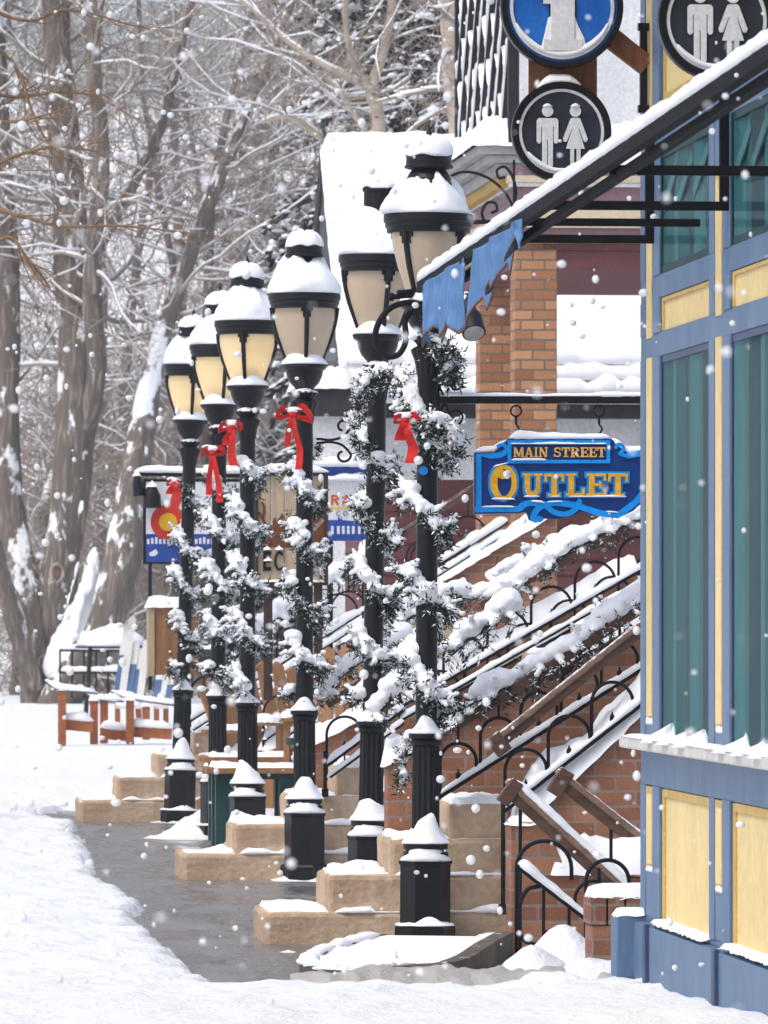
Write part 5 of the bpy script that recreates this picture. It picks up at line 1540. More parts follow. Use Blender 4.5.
# low brick terrace wall in the gap between the stairs
tw = thing('terrace_wall', 'low brick terrace wall seen between the two nearest lamp posts', 'brick wall', at(420, 830, 36))
a = at(384, 790, 36)
mb = MB(); mb.box((a.x, a.y, -.1), (a.x + 3.0, a.y + .2, a.z)); mb.build('wall', M['brick'], tw, bevel=.005)
mb = MB(); snow_slab(mb, a.x - .02, a.x + 3.0, a.y - .02, a.y + .24, a.z, .10, 3, res=.04, edge=.08, nv=.4); mb.build('snow', M['snow'], tw, smooth=True)

# ================================================================== hanging signs up the street
def flat_sign(name, label, px0, py0, px1, py1, Y, frame, fw=2.2):
    s = (Y - OY) / CA
    c = on_s((px0 + px1) / 2, py1, s)
    root = thing(name, label, 'sign', c)
    a, b = on_s(px0, py1, c.y), on_s(px1, py0, c.y)
    return root, c.y, a, b
# red ring sign
r, s, a, b = flat_sign('ring_sign', 'white and blue shop sign with a red ring round a yellow disc', 143, 478, 246, 534, 52, None)
a, b = on_s(143, 564, s), on_s(246, 479, s)
mb = MB(); mb.box((a.x, s, a.z), (b.x, s + .04, b.z)); mb.build('frame', M['iron'], r, bevel=.004)
a2, b2 = on_s(146, 534, s), on_s(243, 482, s)
mb = MB(); mb.box((a2.x, s - .006, a2.z), (b2.x, s + .01, b2.z)); mb.build('white_field', M['sign_white'], r)
a3, b3 = on_s(146, 562, s), on_s(243, 534.5, s)
mb = MB(); mb.box((a3.x, s - .006, a3.z), (b3.x, s + .01, b3.z)); mb.build('blue_field', M['flag_blue'], r)
mb = MB()
for k, x in enumerate(range(147, 240, 4)): poly_s(mb, [(x, 544), (x, 539 - (k * 7 % 3)), (x + 2.4, 539 - (k * 7 % 3)), (x + 2.4, 544)], s - .006, .003)
poly_s(mb, [(149, 553), (156, 549), (158, 553), (155, 556), (150, 556)], s - .006, .003)
poly_s(mb, [(196, 553), (212, 548), (226, 553), (212, 557)], s - .006, .003)
mb.build('skyline', M['sign_white'], r)
mb = MB(); c = on_s(168, 522, s); ppm = FOC / 52
annulus(mb, (c.x, 0, c.z), 8.6 / ppm, 17.5 / ppm, s - .012, s - .004, 40); poly_s(mb, [(168, 508), (175, 484), (186, 490), (177, 511)], s - .0, .010); mb.build('red_ring', M['flag_red'], r)
mb = MB(); annulus(mb, (c.x, 0, c.z), 0, 9 / ppm, s - .016, s - .005, 32); mb.build('yellow_disc', M['flag_yellow'], r)
mb = MB(); mb.beam(on_s(134, 474, s), on_s(250, 476, s), .04, .03); mb.build('arm', M['iron'], r); mb = MB(); mb.tube([on_s(150, 564, s), on_s(150, 690, s)], .016, 8); mb.build('pole', M['iron'], r)
mb = MB(); snow_strip(mb, [on_s(134, 472, s), on_s(246, 473, s)], .09, .05, 3, step=.03); mb.build('snow', M['snow'], r, smooth=True)
for i, (p, q, rr, lb) in enumerate((((137, 476), (139, 496), .045, 'small black lamp head at the outer end of the ring sign arm'), ((152, 487), (152, 508), .07, 'black bell shaped lamp shade hanging before the ring sign'))):
    f = thing('sign_light', lb, 'lamp', on_s(*p, s - .1))
    mb = MB(); mb.tube([on_s(*p, s - .1), on_s(p[0] * .6 + q[0] * .4, p[1] * .6 + q[1] * .4, s - .1), on_s(*q, s - .1)], [rr * .55, rr, rr * 1.1], 14); mb.build('shade', M['iron'], f, smooth_angle=40)
    mb = MB(); snow_pile(mb, on_s(*p, s - .1), .0, rr * .8, .05, seed=i); mb.build('snow', M['snow'], f, smooth=True)
# wooden antler sign
s = (46 - OY) / CA
r = thing('antler_sign', 'pale plank sign with rusty antler and mountain cut-outs and letters EC', 'sign', on_s(292, 585, s))
for k in range(5):
    x0, x1 = lerp(257, 325, k / 5), lerp(257, 325, (k + 1) / 5)
    a, b = on_s(x0 + .3, 583, s), on_s(x1 - .3, 476, s)
    mb = MB(); mb.box((a.x, s - .003 * (k % 2), a.z), (b.x, s + .03, b.z)); mb.build('plank', M['wood_pale'], r, bevel=.003)
mb = MB()
for p, q in (((326, 474), (326, 585)), ((256, 474), (256, 585))): mb.beam(on_s(*p, s), on_s(*q, s), .03, .04, up=(0, 1, 0))
for p, q in (((254, 474), (328, 474)), ((254, 584), (328, 584))): mb.beam(on_s(*p, s), on_s(*q, s), .04, .022)
mb.build('frame', M['wood_dark'], r, bevel=.003)
mb = MB(); mb.beam(on_s(268, 584, s + .03), on_s(268, 700, s + .03), .06, .06, up=(0, 1, 0)); mb.build('post', M['wood_dark'], r); mb = MB(); mb.beam(on_s(318, 584, s + .03), on_s(318, 700, s + .03), .06, .06, up=(0, 1, 0)); mb.build('post', M['wood_dark'], r)
mb = MB(); poly_s(mb, [(256, 547), (256, 533), (262, 540), (270, 539), (276, 524), (282, 513), (287, 526), (293, 536), (298, 522), (304, 534), (316, 530), (325, 520), (325, 548)], s - .003, .006)
mb.build('mountain_cutout', M['rust'], r)
mb = MB()
for pts in ([(270, 545), (268, 530), (263, 520), (259, 512)], [(268, 532), (273, 526), (275, 518)], [(263, 519), (264, 508), (262, 502)], [(306, 542), (310, 528), (314, 518), (313, 506)], [(311, 526), (318, 520), (321, 512)]): strip_s(mb, pts, 1.3, s - .004, .007, 5)
mb.build('antler_cutout', M['rust'], r)
mb = MB(); letters(mb, s - .003, [('E', 263, 551, 271, 571), ('C', 274, 551, 285, 571)], .012, GS); mb.build('lettering', M['iron'], r)
mb = MB(); snow_strip(mb, [on_s(254, 472, s), on_s(329, 472, s)], .12, .055, 3, step=.02, nv=.25); mb.build('snow', M['snow'], r, smooth=True)
mb = MB()
for q in ((267, 550), (279, 550), (268, 561)): snow_pile(mb, on_s(*q, s - .01), 0, .035, .03, seed=q[0])
snow_strip(mb, [on_s(256, 582, s - .015), on_s(326, 582, s - .015)], .04, .015, 3); mb.build('snow', M['snow'], r, smooth=True)
# blue white sign RA CO
s = (50.5 - OY) / CA
r = thing('company_sign', 'blue and white shop sign with red letters RA over an orange line', 'sign', on_s(346, 541, s))
a, b = on_s(296, 541, s), on_s(374, 466, s)
mb = MB(); mb.box((a.x, s, a.z), (b.x, s + .04, b.z)); mb.build('board', M['sign_white'], r, bevel=.004)
mb = MB(); a, b = on_s(296, 480, s), on_s(374, 465, s); mb.box((a.x - .002, s - .008, a.z), (b.x + .002, s + .044, b.z + .002)); mb.build('blue_band', M['flag_blue'], r)
mb = MB(); poly_s(mb, [(296, 541), (296, 520), (332, 520), (338, 520), (338, 516), (341, 520), (341, 516), (342, 520), (352, 521), (360, 519), (374, 519), (374, 541)], s, .006); mb.build('blue_skyline', M['flag_blue'], r)
mb = MB()
for x in (331, 337, 342, 347, 352, 358, 364): poly_s(mb, [(x, 534), (x, 526), (x + 2.6, 526), (x + 2.6, 534)], s - .006, .003)
mb.build('window_marks', M['sign_white'], r)
mb = MB(); letters(mb, s, [('R', 331, 495, 339.5, 505), ('A', 341.5, 495, 351, 505)], .006, GS); mb.build('lettering', M['text_orange'], r)
mb = MB(); letters(mb, s, [('C', 336, 511, 341, 516), ('O', 343, 511, 348, 516)], .004, GS); mb.build('small_lettering', M['text_grey'], r)
mb = MB(); strip_s(mb, [(326, 508), (370, 508)], 1.0, s, .005, 1); mb.build('orange_line', M['flag_yellow'], r)
mb = MB(); mb.tube([on_s(330, 541, s + .02), on_s(330, 690, s + .02)], .025, 8); mb.build('post', M['iron'], r)
mb = MB(); snow_strip(mb, [on_s(294, 466, s), on_s(376, 466, s)], .14, .07, 8, step=.03)
snow_strip(mb, [on_s(300, 480, s - .02), on_s(370, 480, s - .02)], .05, .03, 9, step=.02, nv=.7); mb.build('snow', M['snow'], r, smooth=True)
# scroll bracket by the lamp before the antler sign
sb = thing('scroll_bracket', 'black iron double scroll right of the lamp before the antler sign', 'iron bracket', at(330, 440, 39))
for sg in (1, -1):
    pts = [(306, 441), (318, 441 - sg * 2), (330, 441 - sg * 1), (342, 441 - sg * 4), (350, 441 - sg * 12)] + [(343 + 8 * math.cos(a) * (1 - k / 20), 441 - sg * (14 + 8 * math.sin(a) * (1 - k / 20))) for k, a in enumerate(np.linspace(0, 4.6, 13))]
    mb = MB(); mb.tube(smoothpath([at(x, y, 38.95) for x, y in pts], 4), .009, 6); mb.build('scroll', M['iron_thin'], sb, smooth=True)

# wooden map box on the last lamp
bx = thing('wooden_box', 'orange wooden box with a snow cap fixed behind the leaning lamp', 'wooden box', at(172, 675, 50.2))
a, b = at(154, 675, 50.1), at(199, 607, 50.1)
mb = MB(); mb.box((a.x, a.y, a.z), (b.x, a.y + .22, b.z)); mb.build('box', M['wood_orange'], bx, bevel=.006)
a2 = at(148, 675, 50.1)
mb = MB(); mb.box((a2.x, a.y - .012, a.z - .01), (a.x + .005, a.y + .2, b.z + .01)); mb.build('side_board', M['wood_pale'], bx, bevel=.004)
mb = MB(); snow_slab(mb, a2.x - .02, b.x + .02, a.y - .03, a.y + .24, b.z, .085, 3, res=.03, edge=.08); mb.build('snow', M['snow'], bx, smooth=True)

# ================================================================== tables and chairs in the garden
def table(label, x0, x1, ytop, Y, leg_y):
    r = thing('picnic_table', label, 'table', at((x0 + x1) / 2, leg_y, Y))
    a = at(x0, ytop, Y); b = at(x1, ytop, Y); L = b.x - a.x
    for k in range(4):
        y0 = a.y - .02 + k * .17
        mb = MB(); mb.box((a.x + .01 * (k % 2), y0, a.z - .04), (b.x, y0 + .15, a.z)); mb.build('plank', M['wood_orange'], r, bevel=.005)
        mb = MB(); snow_slab(mb, a.x + .05, b.x, y0 + .01, y0 + .145, a.z, .022, k, res=.025, edge=.04, nv=1.0); mb.build('snow', M['snow'], r, smooth=True)
    for dx in (.12, L - .15):
        mb = MB(); mb.box((a.x + dx - .05, a.y + .06, .0), (a.x + dx + .05, a.y + .16, a.z - .04)); mb.build('leg', M['green_metal'], r, bevel=.006)
        mb = MB(); mb.box((a.x + dx - .05, a.y + .46, .0), (a.x + dx + .05, a.y + .56, a.z - .04)); mb.build('leg', M['green_metal'], r, bevel=.006)
        mb = MB(); mb.tube([(a.x + dx + .06, a.y + .11, .04), (a.x + dx + .22, a.y + .13, .28)], .012, 6); mb.build('brace', M['iron_thin'], r)
    mb = MB(); mb.box((a.x + .17, a.y + .07, a.z - .08), (b.x - .2, a.y + .12, a.z - .041)); mb.build('apron', M['green_metal'], r)
    return r
table('orange plank picnic table with dark teal legs and patchy snow between the stairs', 206, 310, 768, 43.8, 845)
table('second orange plank table just behind the teal legged picnic table', 203, 320, 757, 45.4, 830)
def chair(label, px, py, Y, h, rz, seed):
    c = at(px, py, Y); c.z = max(c.z, 0)
    r = thing('garden_chair', label, 'chair', c, 'orange wooden garden chairs')
    b = BASE[r.name]; r.rotation_euler.z = ANG + rz
    mb = MB()
    for k in range(4):
        x = b.x - .24 + k * .122
        q = MB(); q.prism([(x, b.y + .16, b.z + .32), (x + .11, b.y + .16, b.z + .32), (x + .105, b.y + .42, b.z + h - .04 * abs(k - 1.5)), (x + .055, b.y + .43, b.z + h + .03 - .04 * abs(k - 1.5)), (x + .005, b.y + .42, b.z + h - .04 * abs(k - 1.5))], (0, .025, .01))
        q.build('back_slat', M['wood_orange'], r, bevel=.004)
    for k in range(4):
        q = MB(); q.box((b.x - .26, b.y - .28 + k * .115, b.z + .36 - .012 * k), (b.x + .26, b.y - .18 + k * .115, b.z + .385 - .012 * k)); q.build('seat_slat', M['wood_orange'], r, bevel=.004)
    for sx in (-.27, .27):
        q = MB(); q.box((b.x + sx - .02, b.y - .30, b.z), (b.x + sx + .02, b.y - .22, b.z + .55)); q.build('leg', M['wood_orange'], r, bevel=.004)
        q = MB(); q.beam((b.x + sx, b.y + .4, b.z), (b.x + sx, b.y - .2, b.z + .35), .04, .08); q.build('leg', M['wood_orange'], r, bevel=.004)
        q = MB(); q.box((b.x + sx - .05, b.y - .34, b.z + .55), (b.x + sx + .05, b.y + .34, b.z + .58)); q.build('arm', M['wood_orange'], r, bevel=.004)
        q = MB(); snow_slab(q, b.x + sx - .055, b.x + sx + .055, b.y - .34, b.y + .3, b.z + .58, .05, seed, res=.03, edge=.05); q.build('snow', M['snow'], r, smooth=True)
    q = MB(); snow_slab(q, b.x - .25, b.x + .25, b.y - .28, b.y + .2, b.z + .37, .10, seed + 2, res=.04, edge=.1); q.build('snow', M['snow'], r, smooth=True)
    return r
chair('orange slatted garden chair right of the picnic table, snow on its seat', 297, 800, 47.0, 1.0, .4, 3)
chair('orange slatted garden chair behind the teal rimmed cafe table', 330, 800, 44.6, 1.05, -.2, 5)
chair('orange garden chair with its back to the pavement, half behind the brightest amber lamp', 262, 806, 48.5, .95, .9, 7)
ct = thing('cafe_table', 'round cafe table with a teal rim and dripping snow before the orange chair', 'table', at(338, 800, 43))
c = at(338, 738, 43)
mb = MB(); mb.lathe((c.x, c.y, c.z), [(.05, -.05), (.34, -.045), (.36, -.03), (.36, .0), (.30, .004)], 40); mb.build('top', M['green_metal'], ct, smooth_angle=40)
mb = MB(); mb.tube([(c.x, c.y, 0), (c.x, c.y, c.z - .045)], .03, 10); mb.build('leg', M['iron'], ct, smooth=True)
mb = MB(); snow_pile(mb, (c.x, c.y, c.z), .0, .34, .08, seed=4, power=.5); mb.build('snow', M['snow'], ct, smooth=True)

# ================================================================== bench made of skis, ski chairs, iron fence
YS = 80.0
sk = thing('ski_rail_fence', 'red stained post fence topped with snow covered skis', 'fence', at(110, 745, YS))
def post(px, y0, y1, dY=0, w=.10):
    a = at(px, y0, YS + dY); b = at(px, y1, YS + dY)
    mb = MB(); mb.beam((a.x, a.y, min(0, a.z)), b, w, w, up=(0, 1, 0)); mb.build('post', M['wood_red'], sk, bevel=.008)
    mb = MB(); snow_slab(mb, b.x - .07, b.x + .07, b.y - .07, b.y + .07, b.z, .06, px, res=.03, edge=.06); mb.build('snow', M['snow'], sk, smooth=True)
for px, y0, y1, dY in ((62, 746, 690, 0), (94, 742, 700, .4), (104, 742, 700, 1.0), (130, 740, 700, .6), (146, 728, 706, 3.5)): post(px, y0, y1, dY)
for x0, x1, y, dY in ((62, 94, 724, .1), (100, 128, 733, .8), (128, 172, 731, .7)):
    a, b = at(x0, y, YS + dY), at(x1, y + 3, YS + dY)
    mb = MB(); mb.beam(a, b, .05, .14); mb.build('board', M['wood_red'], sk, bevel=.008)
    mb = MB(); snow_strip(mb, [a + Vector((0, 0, .07)), b + Vector((0, 0, .07))], .12, .10, x0, step=.04); mb.build('snow', M['snow'], sk, smooth=True)
for pts, dY in (([(45, 681), (52, 687), (62, 690), (98, 694)], 0), ([(77, 687), (86, 694), (98, 700), (124, 702)], .5), ([(111, 692), (122, 697), (140, 701), (178, 706)], .7)):
    P = smoothpath([at(x, y, YS + dY) for x, y in pts], 6)
    mb = MB(); mb.band(P, Vector((0, .06, 0)), .018, (0, 0, 1)); mb.build('ski', M['ski_base'], sk)
    mb = MB(); snow_strip(mb, [p + Vector((0, 0, .012)) for p in P], .13, .07, dY * 10 + 3, step=.04, nv=.25); mb.build('snow', M['snow'], sk, smooth=True)
def ski_chair(label, skis, Y):
    r = thing('ski_chair', label, 'chair', at(sum(k[0] for k in skis) / len(skis), 690, Y), 'chairs made of old skis')
    for k, (xb, xt, yb, yt) in enumerate(skis):
        P = smoothpath([at(xb, yb, Y - .1), at(lerp(xb, xt, .5), lerp(yb, yt, .5), Y + .05), at(lerp(xb, xt, .85), lerp(yb, yt, .85), Y + .12), at(xt, yt, Y + .08 + .02 * k)], 6)
        n = len(P)
        for nm, i0, i1, m in (('ski', 0, n * 4 // 9, M['ski_blue'] if k in (0, 2, 3) else M['ski_white']), ('ski_tip', n * 4 // 9 - 1, n, M['ski_white'])):
            mb = MB(); mb.band(P[i0:i1], lambda i, i0=i0, n=n: Vector((.048 * (1 - max(0, (i + i0) / n - .85) * 4), .0, 0)), .016, (0, 1, 0)); mb.build(nm, m, r, bevel=.002)
    x0 = min(k[0] for k in skis); x1 = max(k[0] for k in skis)
    a, b = at(x0, 705, Y - .5), at(x1, 700, Y - .15)
    mb = MB(); mb.box((a.x, a.y, a.z - .05), (b.x, a.y + .5, a.z)); mb.build('seat', M['ski_white'], r)
    for dx in (0.02, b.x - a.x - .02):
        mb = MB(); mb.beam((a.x + dx, a.y + .05, 0), (a.x + dx, a.y + .05, a.z), .05, .05, up=(0, 1, 0)); mb.beam((a.x + dx, a.y + .45, 0), (a.x + dx, a.y + .45, a.z), .05, .05, up=(0, 1, 0)); mb.build('leg_frame', M['wood_red'], r)
    mb = MB(); snow_slab(mb, a.x, b.x, a.y, a.y + .5, a.z, .15, 3, res=.05, edge=.12); mb.build('snow', M['snow'], r, smooth=True)
ski_chair('white and blue chair built of upright skis in front of the teal building', [(117, 127, 696, 624), (122, 133, 696, 617), (128, 137, 696, 640), (134, 141, 697, 648), (140, 147, 697, 640)], 86)
ski_chair('snowy blue ski chair half hidden behind the wooden box', [(156, 161, 700, 664), (161, 167, 700, 668), (167, 172, 701, 672)], 88)
fn = thing('iron_fence', 'low black iron fence with snow on its rails behind the ski chairs', 'fence', at(130, 690, 98))
mb = MB()
for y in (650, 672): mb.beam(at(60, y, 98), at(232, y, 98), .04, .05)
mb.build('rail', M['iron_thin'], fn)
mb = MB()
for k in range(15): mb.beam(at(60 + k * 12, 698, 98), at(60 + k * 12, 650, 98), .03, .03, up=(0, 1, 0))
mb.build('picket', M['iron_thin'], fn)
mb = MB()
for y in (649, 671): snow_strip(mb, [at(60, y, 98), at(232, y, 98)], .12, .08, y, step=.06, nv=.4)
mb.build('snow', M['snow'], fn, smooth=True)
it = thing('patio_table', 'snow heaped black patio table between the leaning trunk and the ski chair', 'table', at(112, 690, 95))
c = at(112, 646, 95)
mb = MB(); mb.lathe((c.x, c.y, c.z), [(.02, -.04), (.55, -.03), (.55, .0), (.02, .01)], 32); mb.build('top', M['iron'], it)
for dx, dy in ((-.4, -.3), (.4, -.3), (-.4, .3), (.4, .3)):
    mb = MB(); mb.tube([(c.x + dx, c.y + dy, 0), (c.x + dx * .8, c.y + dy * .8, c.z - .03)], .025, 6); mb.build('leg', M['iron'], it)
mb = MB(); snow_pile(mb, (c.x, c.y, c.z), 0, .54, .28, seed=3, power=.45); mb.build('snow', M['snow'], it, smooth=True)

# teal building beyond the garden
tb = thing('teal_building', 'teal walled building with a snowy roof behind the red ring sign', 'building', at(200, 690, 150))
s = (150 - OY) / CA
a, b = on_s(118, 690, s), on_s(330, 552, s)
mb = MB(); mb.box((a.x, s, -.2), (b.x, s + 6, b.z)); mb.build('wall', M['teal_wall'], tb)
for x0, x1, y0, y1 in ((150, 163, 570, 625), (186, 214, 575, 640), (240, 262, 570, 630)):
    p, q = on_s(x0, y1, s), on_s(x1, y0, s)
    mb = MB(); mb.box((p.x, s - .06, p.z), (q.x, s + .05, q.z)); w = mb.build('window', M['sill'], tb)
    mb = MB(); mb.box((p.x + .06, s - .075, p.z + .06), (q.x - .06, s - .05, q.z - .06)); mb.build('pane', M['teal_dark'], w)
mb = MB(); mb.prism([(a.x - .4, s - .5, b.z - .1), (a.x - .4, s + 3, b.z + .9), (a.x - .4, s + 6.5, b.z - .1)], (b.x - a.x + .8, 0, 0)); rf = mb.build('roof', M['fascia'], tb)
mb = MB()
def zt_(t, ss): return b.z + .9 - abs(ss - (s + 3)) * 1.0 / 3.5
snow_slab(mb, a.x - .4, b.x + .4, s - .5, s + 6.5, 0, .35, 3, res=.2, edge=.25, zf=zt_); mb.build('snow', M['snow'], rf, smooth=True)
HAZE = .0006

# ================================================================== trees
def limb_snow(mb, P, R_, rng, cover=.7, thick=.55):
    """snow lying along the upper side of limbs that are not too steep"""
    run = []
    def flush():
        if len(run) >= 3:
            mb.tube([q for q, _ in run], [max(.004, r * (.35 if i in (0, len(run) - 1) else 1)) for i, (_, r) in enumerate(run)], 5)
        run.clear()
    for i, (p, r) in enumerate(zip(P, R_)):
        t = (P[min(i + 1, len(P) - 1)] - P[max(i - 1, 0)]).normalized()
        if abs(t.z) < .88 and rng.random() < cover + .2:
            rr = r * thick + .016
            run.append((p + Vector((0, -.15 * r, r * .75 + rr * .25)), rr * (1 - .5 * abs(t.z))))
        else: flush()
    flush()

def grow(bark, snow, p, d, r, L, lvl, rng, wander=.22, up=.05, kids=(5, 7), ratio=.55, spread=.9, minr=.006, snow_r=.008):
    n = max(3, min(9, int(L / .35)))
    P, Rr = [p.copy()], [r]
    d = d.normalized()
    q = p.copy()
    for i in range(n):
        d = (d + Vector((rng.gauss(0, wander), rng.gauss(0, wander), rng.gauss(0, wander) + up))).normalized()
        q = q + d * (L / n)
        P.append(q.copy()); Rr.append(max(minr * .6, r * (1 - .7 * (i + 1) / n)))
    bark.tube(P, Rr, 8 if r > .09 else 5 if r > .03 else 3, cap=r > .03)
    if r > snow_r: limb_snow(snow, P, Rr, rng)
    if lvl <= 0: return
    for _ in range(rng.randint(*kids)):
        u = rng.uniform(.2, 1.0)
        i = min(n - 1, int(u * n))
        b = P[i].lerp(P[i + 1], u * n - i)
        ax = (P[i + 1] - P[i]).normalized()
        o = Vector((rng.gauss(0, 1), rng.gauss(0, 1), rng.gauss(0, 1) + .25)); o = (o - ax * o.dot(ax)).normalized()
        nd = (ax * rng.uniform(.3, .9) + o * spread).normalized()
        rr = max(minr, Rr[i] * rng.uniform(.35, .65))
        grow(bark, snow, b, nd, rr, L * rng.uniform(ratio * .7, ratio * 1.25), lvl - 1, rng, wander, up, kids, ratio, spread, minr, snow_r)

def px_limb(pts, Y, bark, snow=None, rng=None, n=12, wob=.02):
    """pts: (px, py, half width px, depth offset)"""
    P = smoothpath([at(x, y, Y + dy) for x, y, w, dy in pts], 7)
    W = []
    for i in range(len(P)):
        u = i / 7; k = min(int(u), len(pts) - 2)
        W.append(lerp(pts[k][2], pts[k + 1][2], u - k) * Y / FOC)
    for i, p in enumerate(P):
        W[i] *= 1 + .10 * nz(i * .35, pts[0][0])
        P[i] = p + Vector((wob * nz(i * .4, pts[0][1]), 0, 0))
    n0 = len(bark.v)
    bark.tube(P, W, n)
    if n >= 16:
        for i in range(len(P)):
            for k in range(n):
                j = n0 + i * n + k
                v = Vector(bark.v[j]); o_ = v - P[i]
                a = 2 * PI * k / n
                f_ = 1 + .16 * nz(math.cos(a) * 3.5, math.sin(a) * 3.5, i * .16) + .09 * nz(math.cos(a) * 9, math.sin(a) * 9, i * .3 + 7)
                bark.v[j] = tuple(P[i] + o_ * f_)
    return P, W

# the great cottonwood at the left
YT = 121.0
cw = thing('cottonwood_tree', 'huge grey cottonwood with several furrowed trunks forking low over a snow filled crotch', 'tree', at(48, 705, YT))
rng = random.Random(5)
bk, sn, tw = MB(), MB(), MB()
limbs = [
    [(40, 712, 20, 0), (38, 660, 19, 0), (24, 590, 17, 0), (12, 520, 15, .3), (6, 430, 13, .5), (8, 300, 12, .6), (2, 150, 10, .8), (-6, 0, 8, 1), (-10, -90, 7, 1)],
    [(50, 712, 24, .1), (53, 650, 21, .1), (58, 580, 19, 0), (72, 480, 20, 0), (78, 350, 19, .2), (70, 220, 17, .3), (60, 90, 15, .4), (52, -60, 12, .5)],
    [(54, 712, 20, -.6), (76, 672, 19, -1.0), (103, 632, 18, -1.3), (121, 570, 18, -1.3), (130, 500, 16, -1.0), (142, 430, 13, -.6), (158, 350, 10, 0), (188, 260, 8, .3), (222, 170, 7, .5), (262, 80, 5, .8), (300, -20, 4, 1)],
    [(36, 690, 10, -.6), (20, 640, 10, -.8), (6, 590, 9, -1), (-14, 520, 9, -1.2)],
    [(76, 470, 11, .1), (96, 380, 10, -.2), (92, 280, 9, -.4), (102, 160, 8, -.6), (94, 40, 7, -.6), (110, -60, 5, -.6)],
    [(70, 300, 8, .3), (96, 250, 7, .3), (130, 190, 6, .5), (160, 130, 5, .6), (178, 60, 4, .6), (200, -30, 3, .6)],
]
stems = []
for L_ in limbs:
    P, W = px_limb(L_, YT, bk, n=36)
    stems.append((P, W))
for li, (P, W) in enumerate(stems):
    if li == 3: continue
    for _ in range(22):
        i = rng.randint(int(len(P) * (.50 if li < 3 else .3)), len(P) - 2)
        o = Vector((rng.gauss(0, 1), rng.gauss(.35, .8), rng.uniform(-.1, .9)))
        grow(tw, sn, P[i], o, min(.055, W[i] * rng.uniform(.14, .3)), rng.uniform(1.6, 4.0), 2, rng, wander=.2, up=.04, kids=(4, 7), minr=.008)
bk.build('trunk', M['bark'], cw, smooth=True)
tw.build('branches', M['twig'], cw)
sn.build('branch_snow', M['snow'], cw, smooth=True)
mb = MB()
snow_strip(mb, smoothpath([at(62, 664, YT - .7), at(72, 645, YT - .7), at(82, 615, YT - .7), at(90, 585, YT - .7), at(94, 556, YT - .6)], 8), .45, .42, 3, step=.06, nv=.4)
for a, b in (((58, 640), (80, 560)), ((24, 618), (18, 560)), ((30, 560), (22, 520)), ((78, 520), (84, 500)), ((66, 560), (62, 500))):
    snow_strip(mb, [at(*a, YT - .5), at(*b, YT - .45)], .22, .12, a[0], step=.05, nv=.7)
for (x, y, r) in ((62, 672, .26), (68, 664, .32), (74, 655, .36), (79, 645, .34), (84, 632, .30), (88, 620, .26), (91, 608, .22), (93, 596, .18), (94, 584, .13), (72, 640, .2), (78, 622, .16)):
    mb.ico(at(x - 5, y - 6, YT - .6), r, (1.1, .7, 1.25))
o = mb.build('snow', M['snow'], cw, smooth=True)
md = o.modifiers.new('fuse', 'REMESH'); md.mode = 'VOXEL'; md.voxel_size = .035; md.use_smooth_shade = True
for (x, y, rx, ry) in ((57, 573, 6, 9), (46, 663, 7, 7)):
    c = at(x, y, YT - .40)
    k = FOC / YT
    mb = MB(); mb.tube([(c.x + rx / k * math.cos(a), c.y + .05 * math.sin(a * 3), c.z + ry / k * math.sin(a)) for a in np.linspace(0, 2 * PI, 25)], .035, 8, cap=False); mb.build('knot_ring', M['twig'], cw, smooth=True)
    mb = MB(); mb.ico(c + Vector((0, .06, 0)), rx / k, (1, .4, ry / rx)); mb.build('knot', M['bark_brown'], cw, smooth=True)

def bare_tree(label, px, Y, h, r, seed, limbs=14, lean=0.0, m='twig', bark='bark', lvl=3, fork=2):
    c = at(px, HY, Y); c.z = -.1
    root = thing('bare_tree', label, 'tree', c, 'bare trees behind the garden')
    rng = random.Random(seed)
    bk, sn, tw = MB(), MB(), MB()
    for f in range(fork):
        d = Vector((lean + rng.uniform(-.12, .12) * (f > 0), rng.uniform(-.06, .06), 1))
        P, W = [], []
        q = c.copy(); n = 14
        for i in range(n + 1):
            P.append(q.copy()); W.append(r * (1 - .75 * i / n) * (1 if f == 0 else .75))
            d = (d + Vector((rng.gauss(0, .07), rng.gauss(0, .05), .05))).normalized()
            q = q + d * (h / n)
        bk.tube(P, W, 9); limb_snow(sn, P, W, rng, .3)
        for _ in range(limbs):
            i = rng.randint(2, n - 1)
            o = Vector((rng.gauss(0, 1), rng.gauss(0, .7), rng.uniform(.0, 1.0)))
            grow(tw, sn, P[i], o, min(.05, W[i] * rng.uniform(.25, .5)), rng.uniform(1.8, 4.2) * h / 16, lvl - 1, rng, up=.05, kids=(6, 9), minr=.006)
    bk.build('trunk', M[bark], root, smooth=True)
    tw.build('branches', M[m], root)
    sn.build('branch_snow', M['snow'], root, smooth=True)
    return root
bare_tree('slim bare tree with a straight stem just right of the cottonwood crown', 206, 128, 17, .16, 21, lean=.02)
bare_tree('bare tree with dark brown twigs in the gap left of the roof gable', 268, 134, 17, .15, 22, m='twig_dark', lean=-.05)
bare_tree('bare twisted tree leaning right behind the leaning lamp lantern', 160, 138, 18, .18, 23, lean=.10, m='twig_dark')
bare_tree('bare tree with fine grey twigs at the far left edge behind the cottonwood', 18, 133, 18, .20, 24)
bare_tree('low spreading bare tree between the amber lanterns and the grey gable', 300, 126, 12, .13, 25, lean=-.12, limbs=18)
bare_tree('bare tree partly hidden behind the main cottonwood stem', 104, 140, 18, .17, 26, m='twig_dark')
bare_tree('tall thin bare tree behind the brightest amber lantern', 240, 145, 19, .14, 27, limbs=18)
bare_tree('bare tree with a bent stem above the ring sign', 132, 150, 19, .15, 28, lean=-.06, limbs=18)

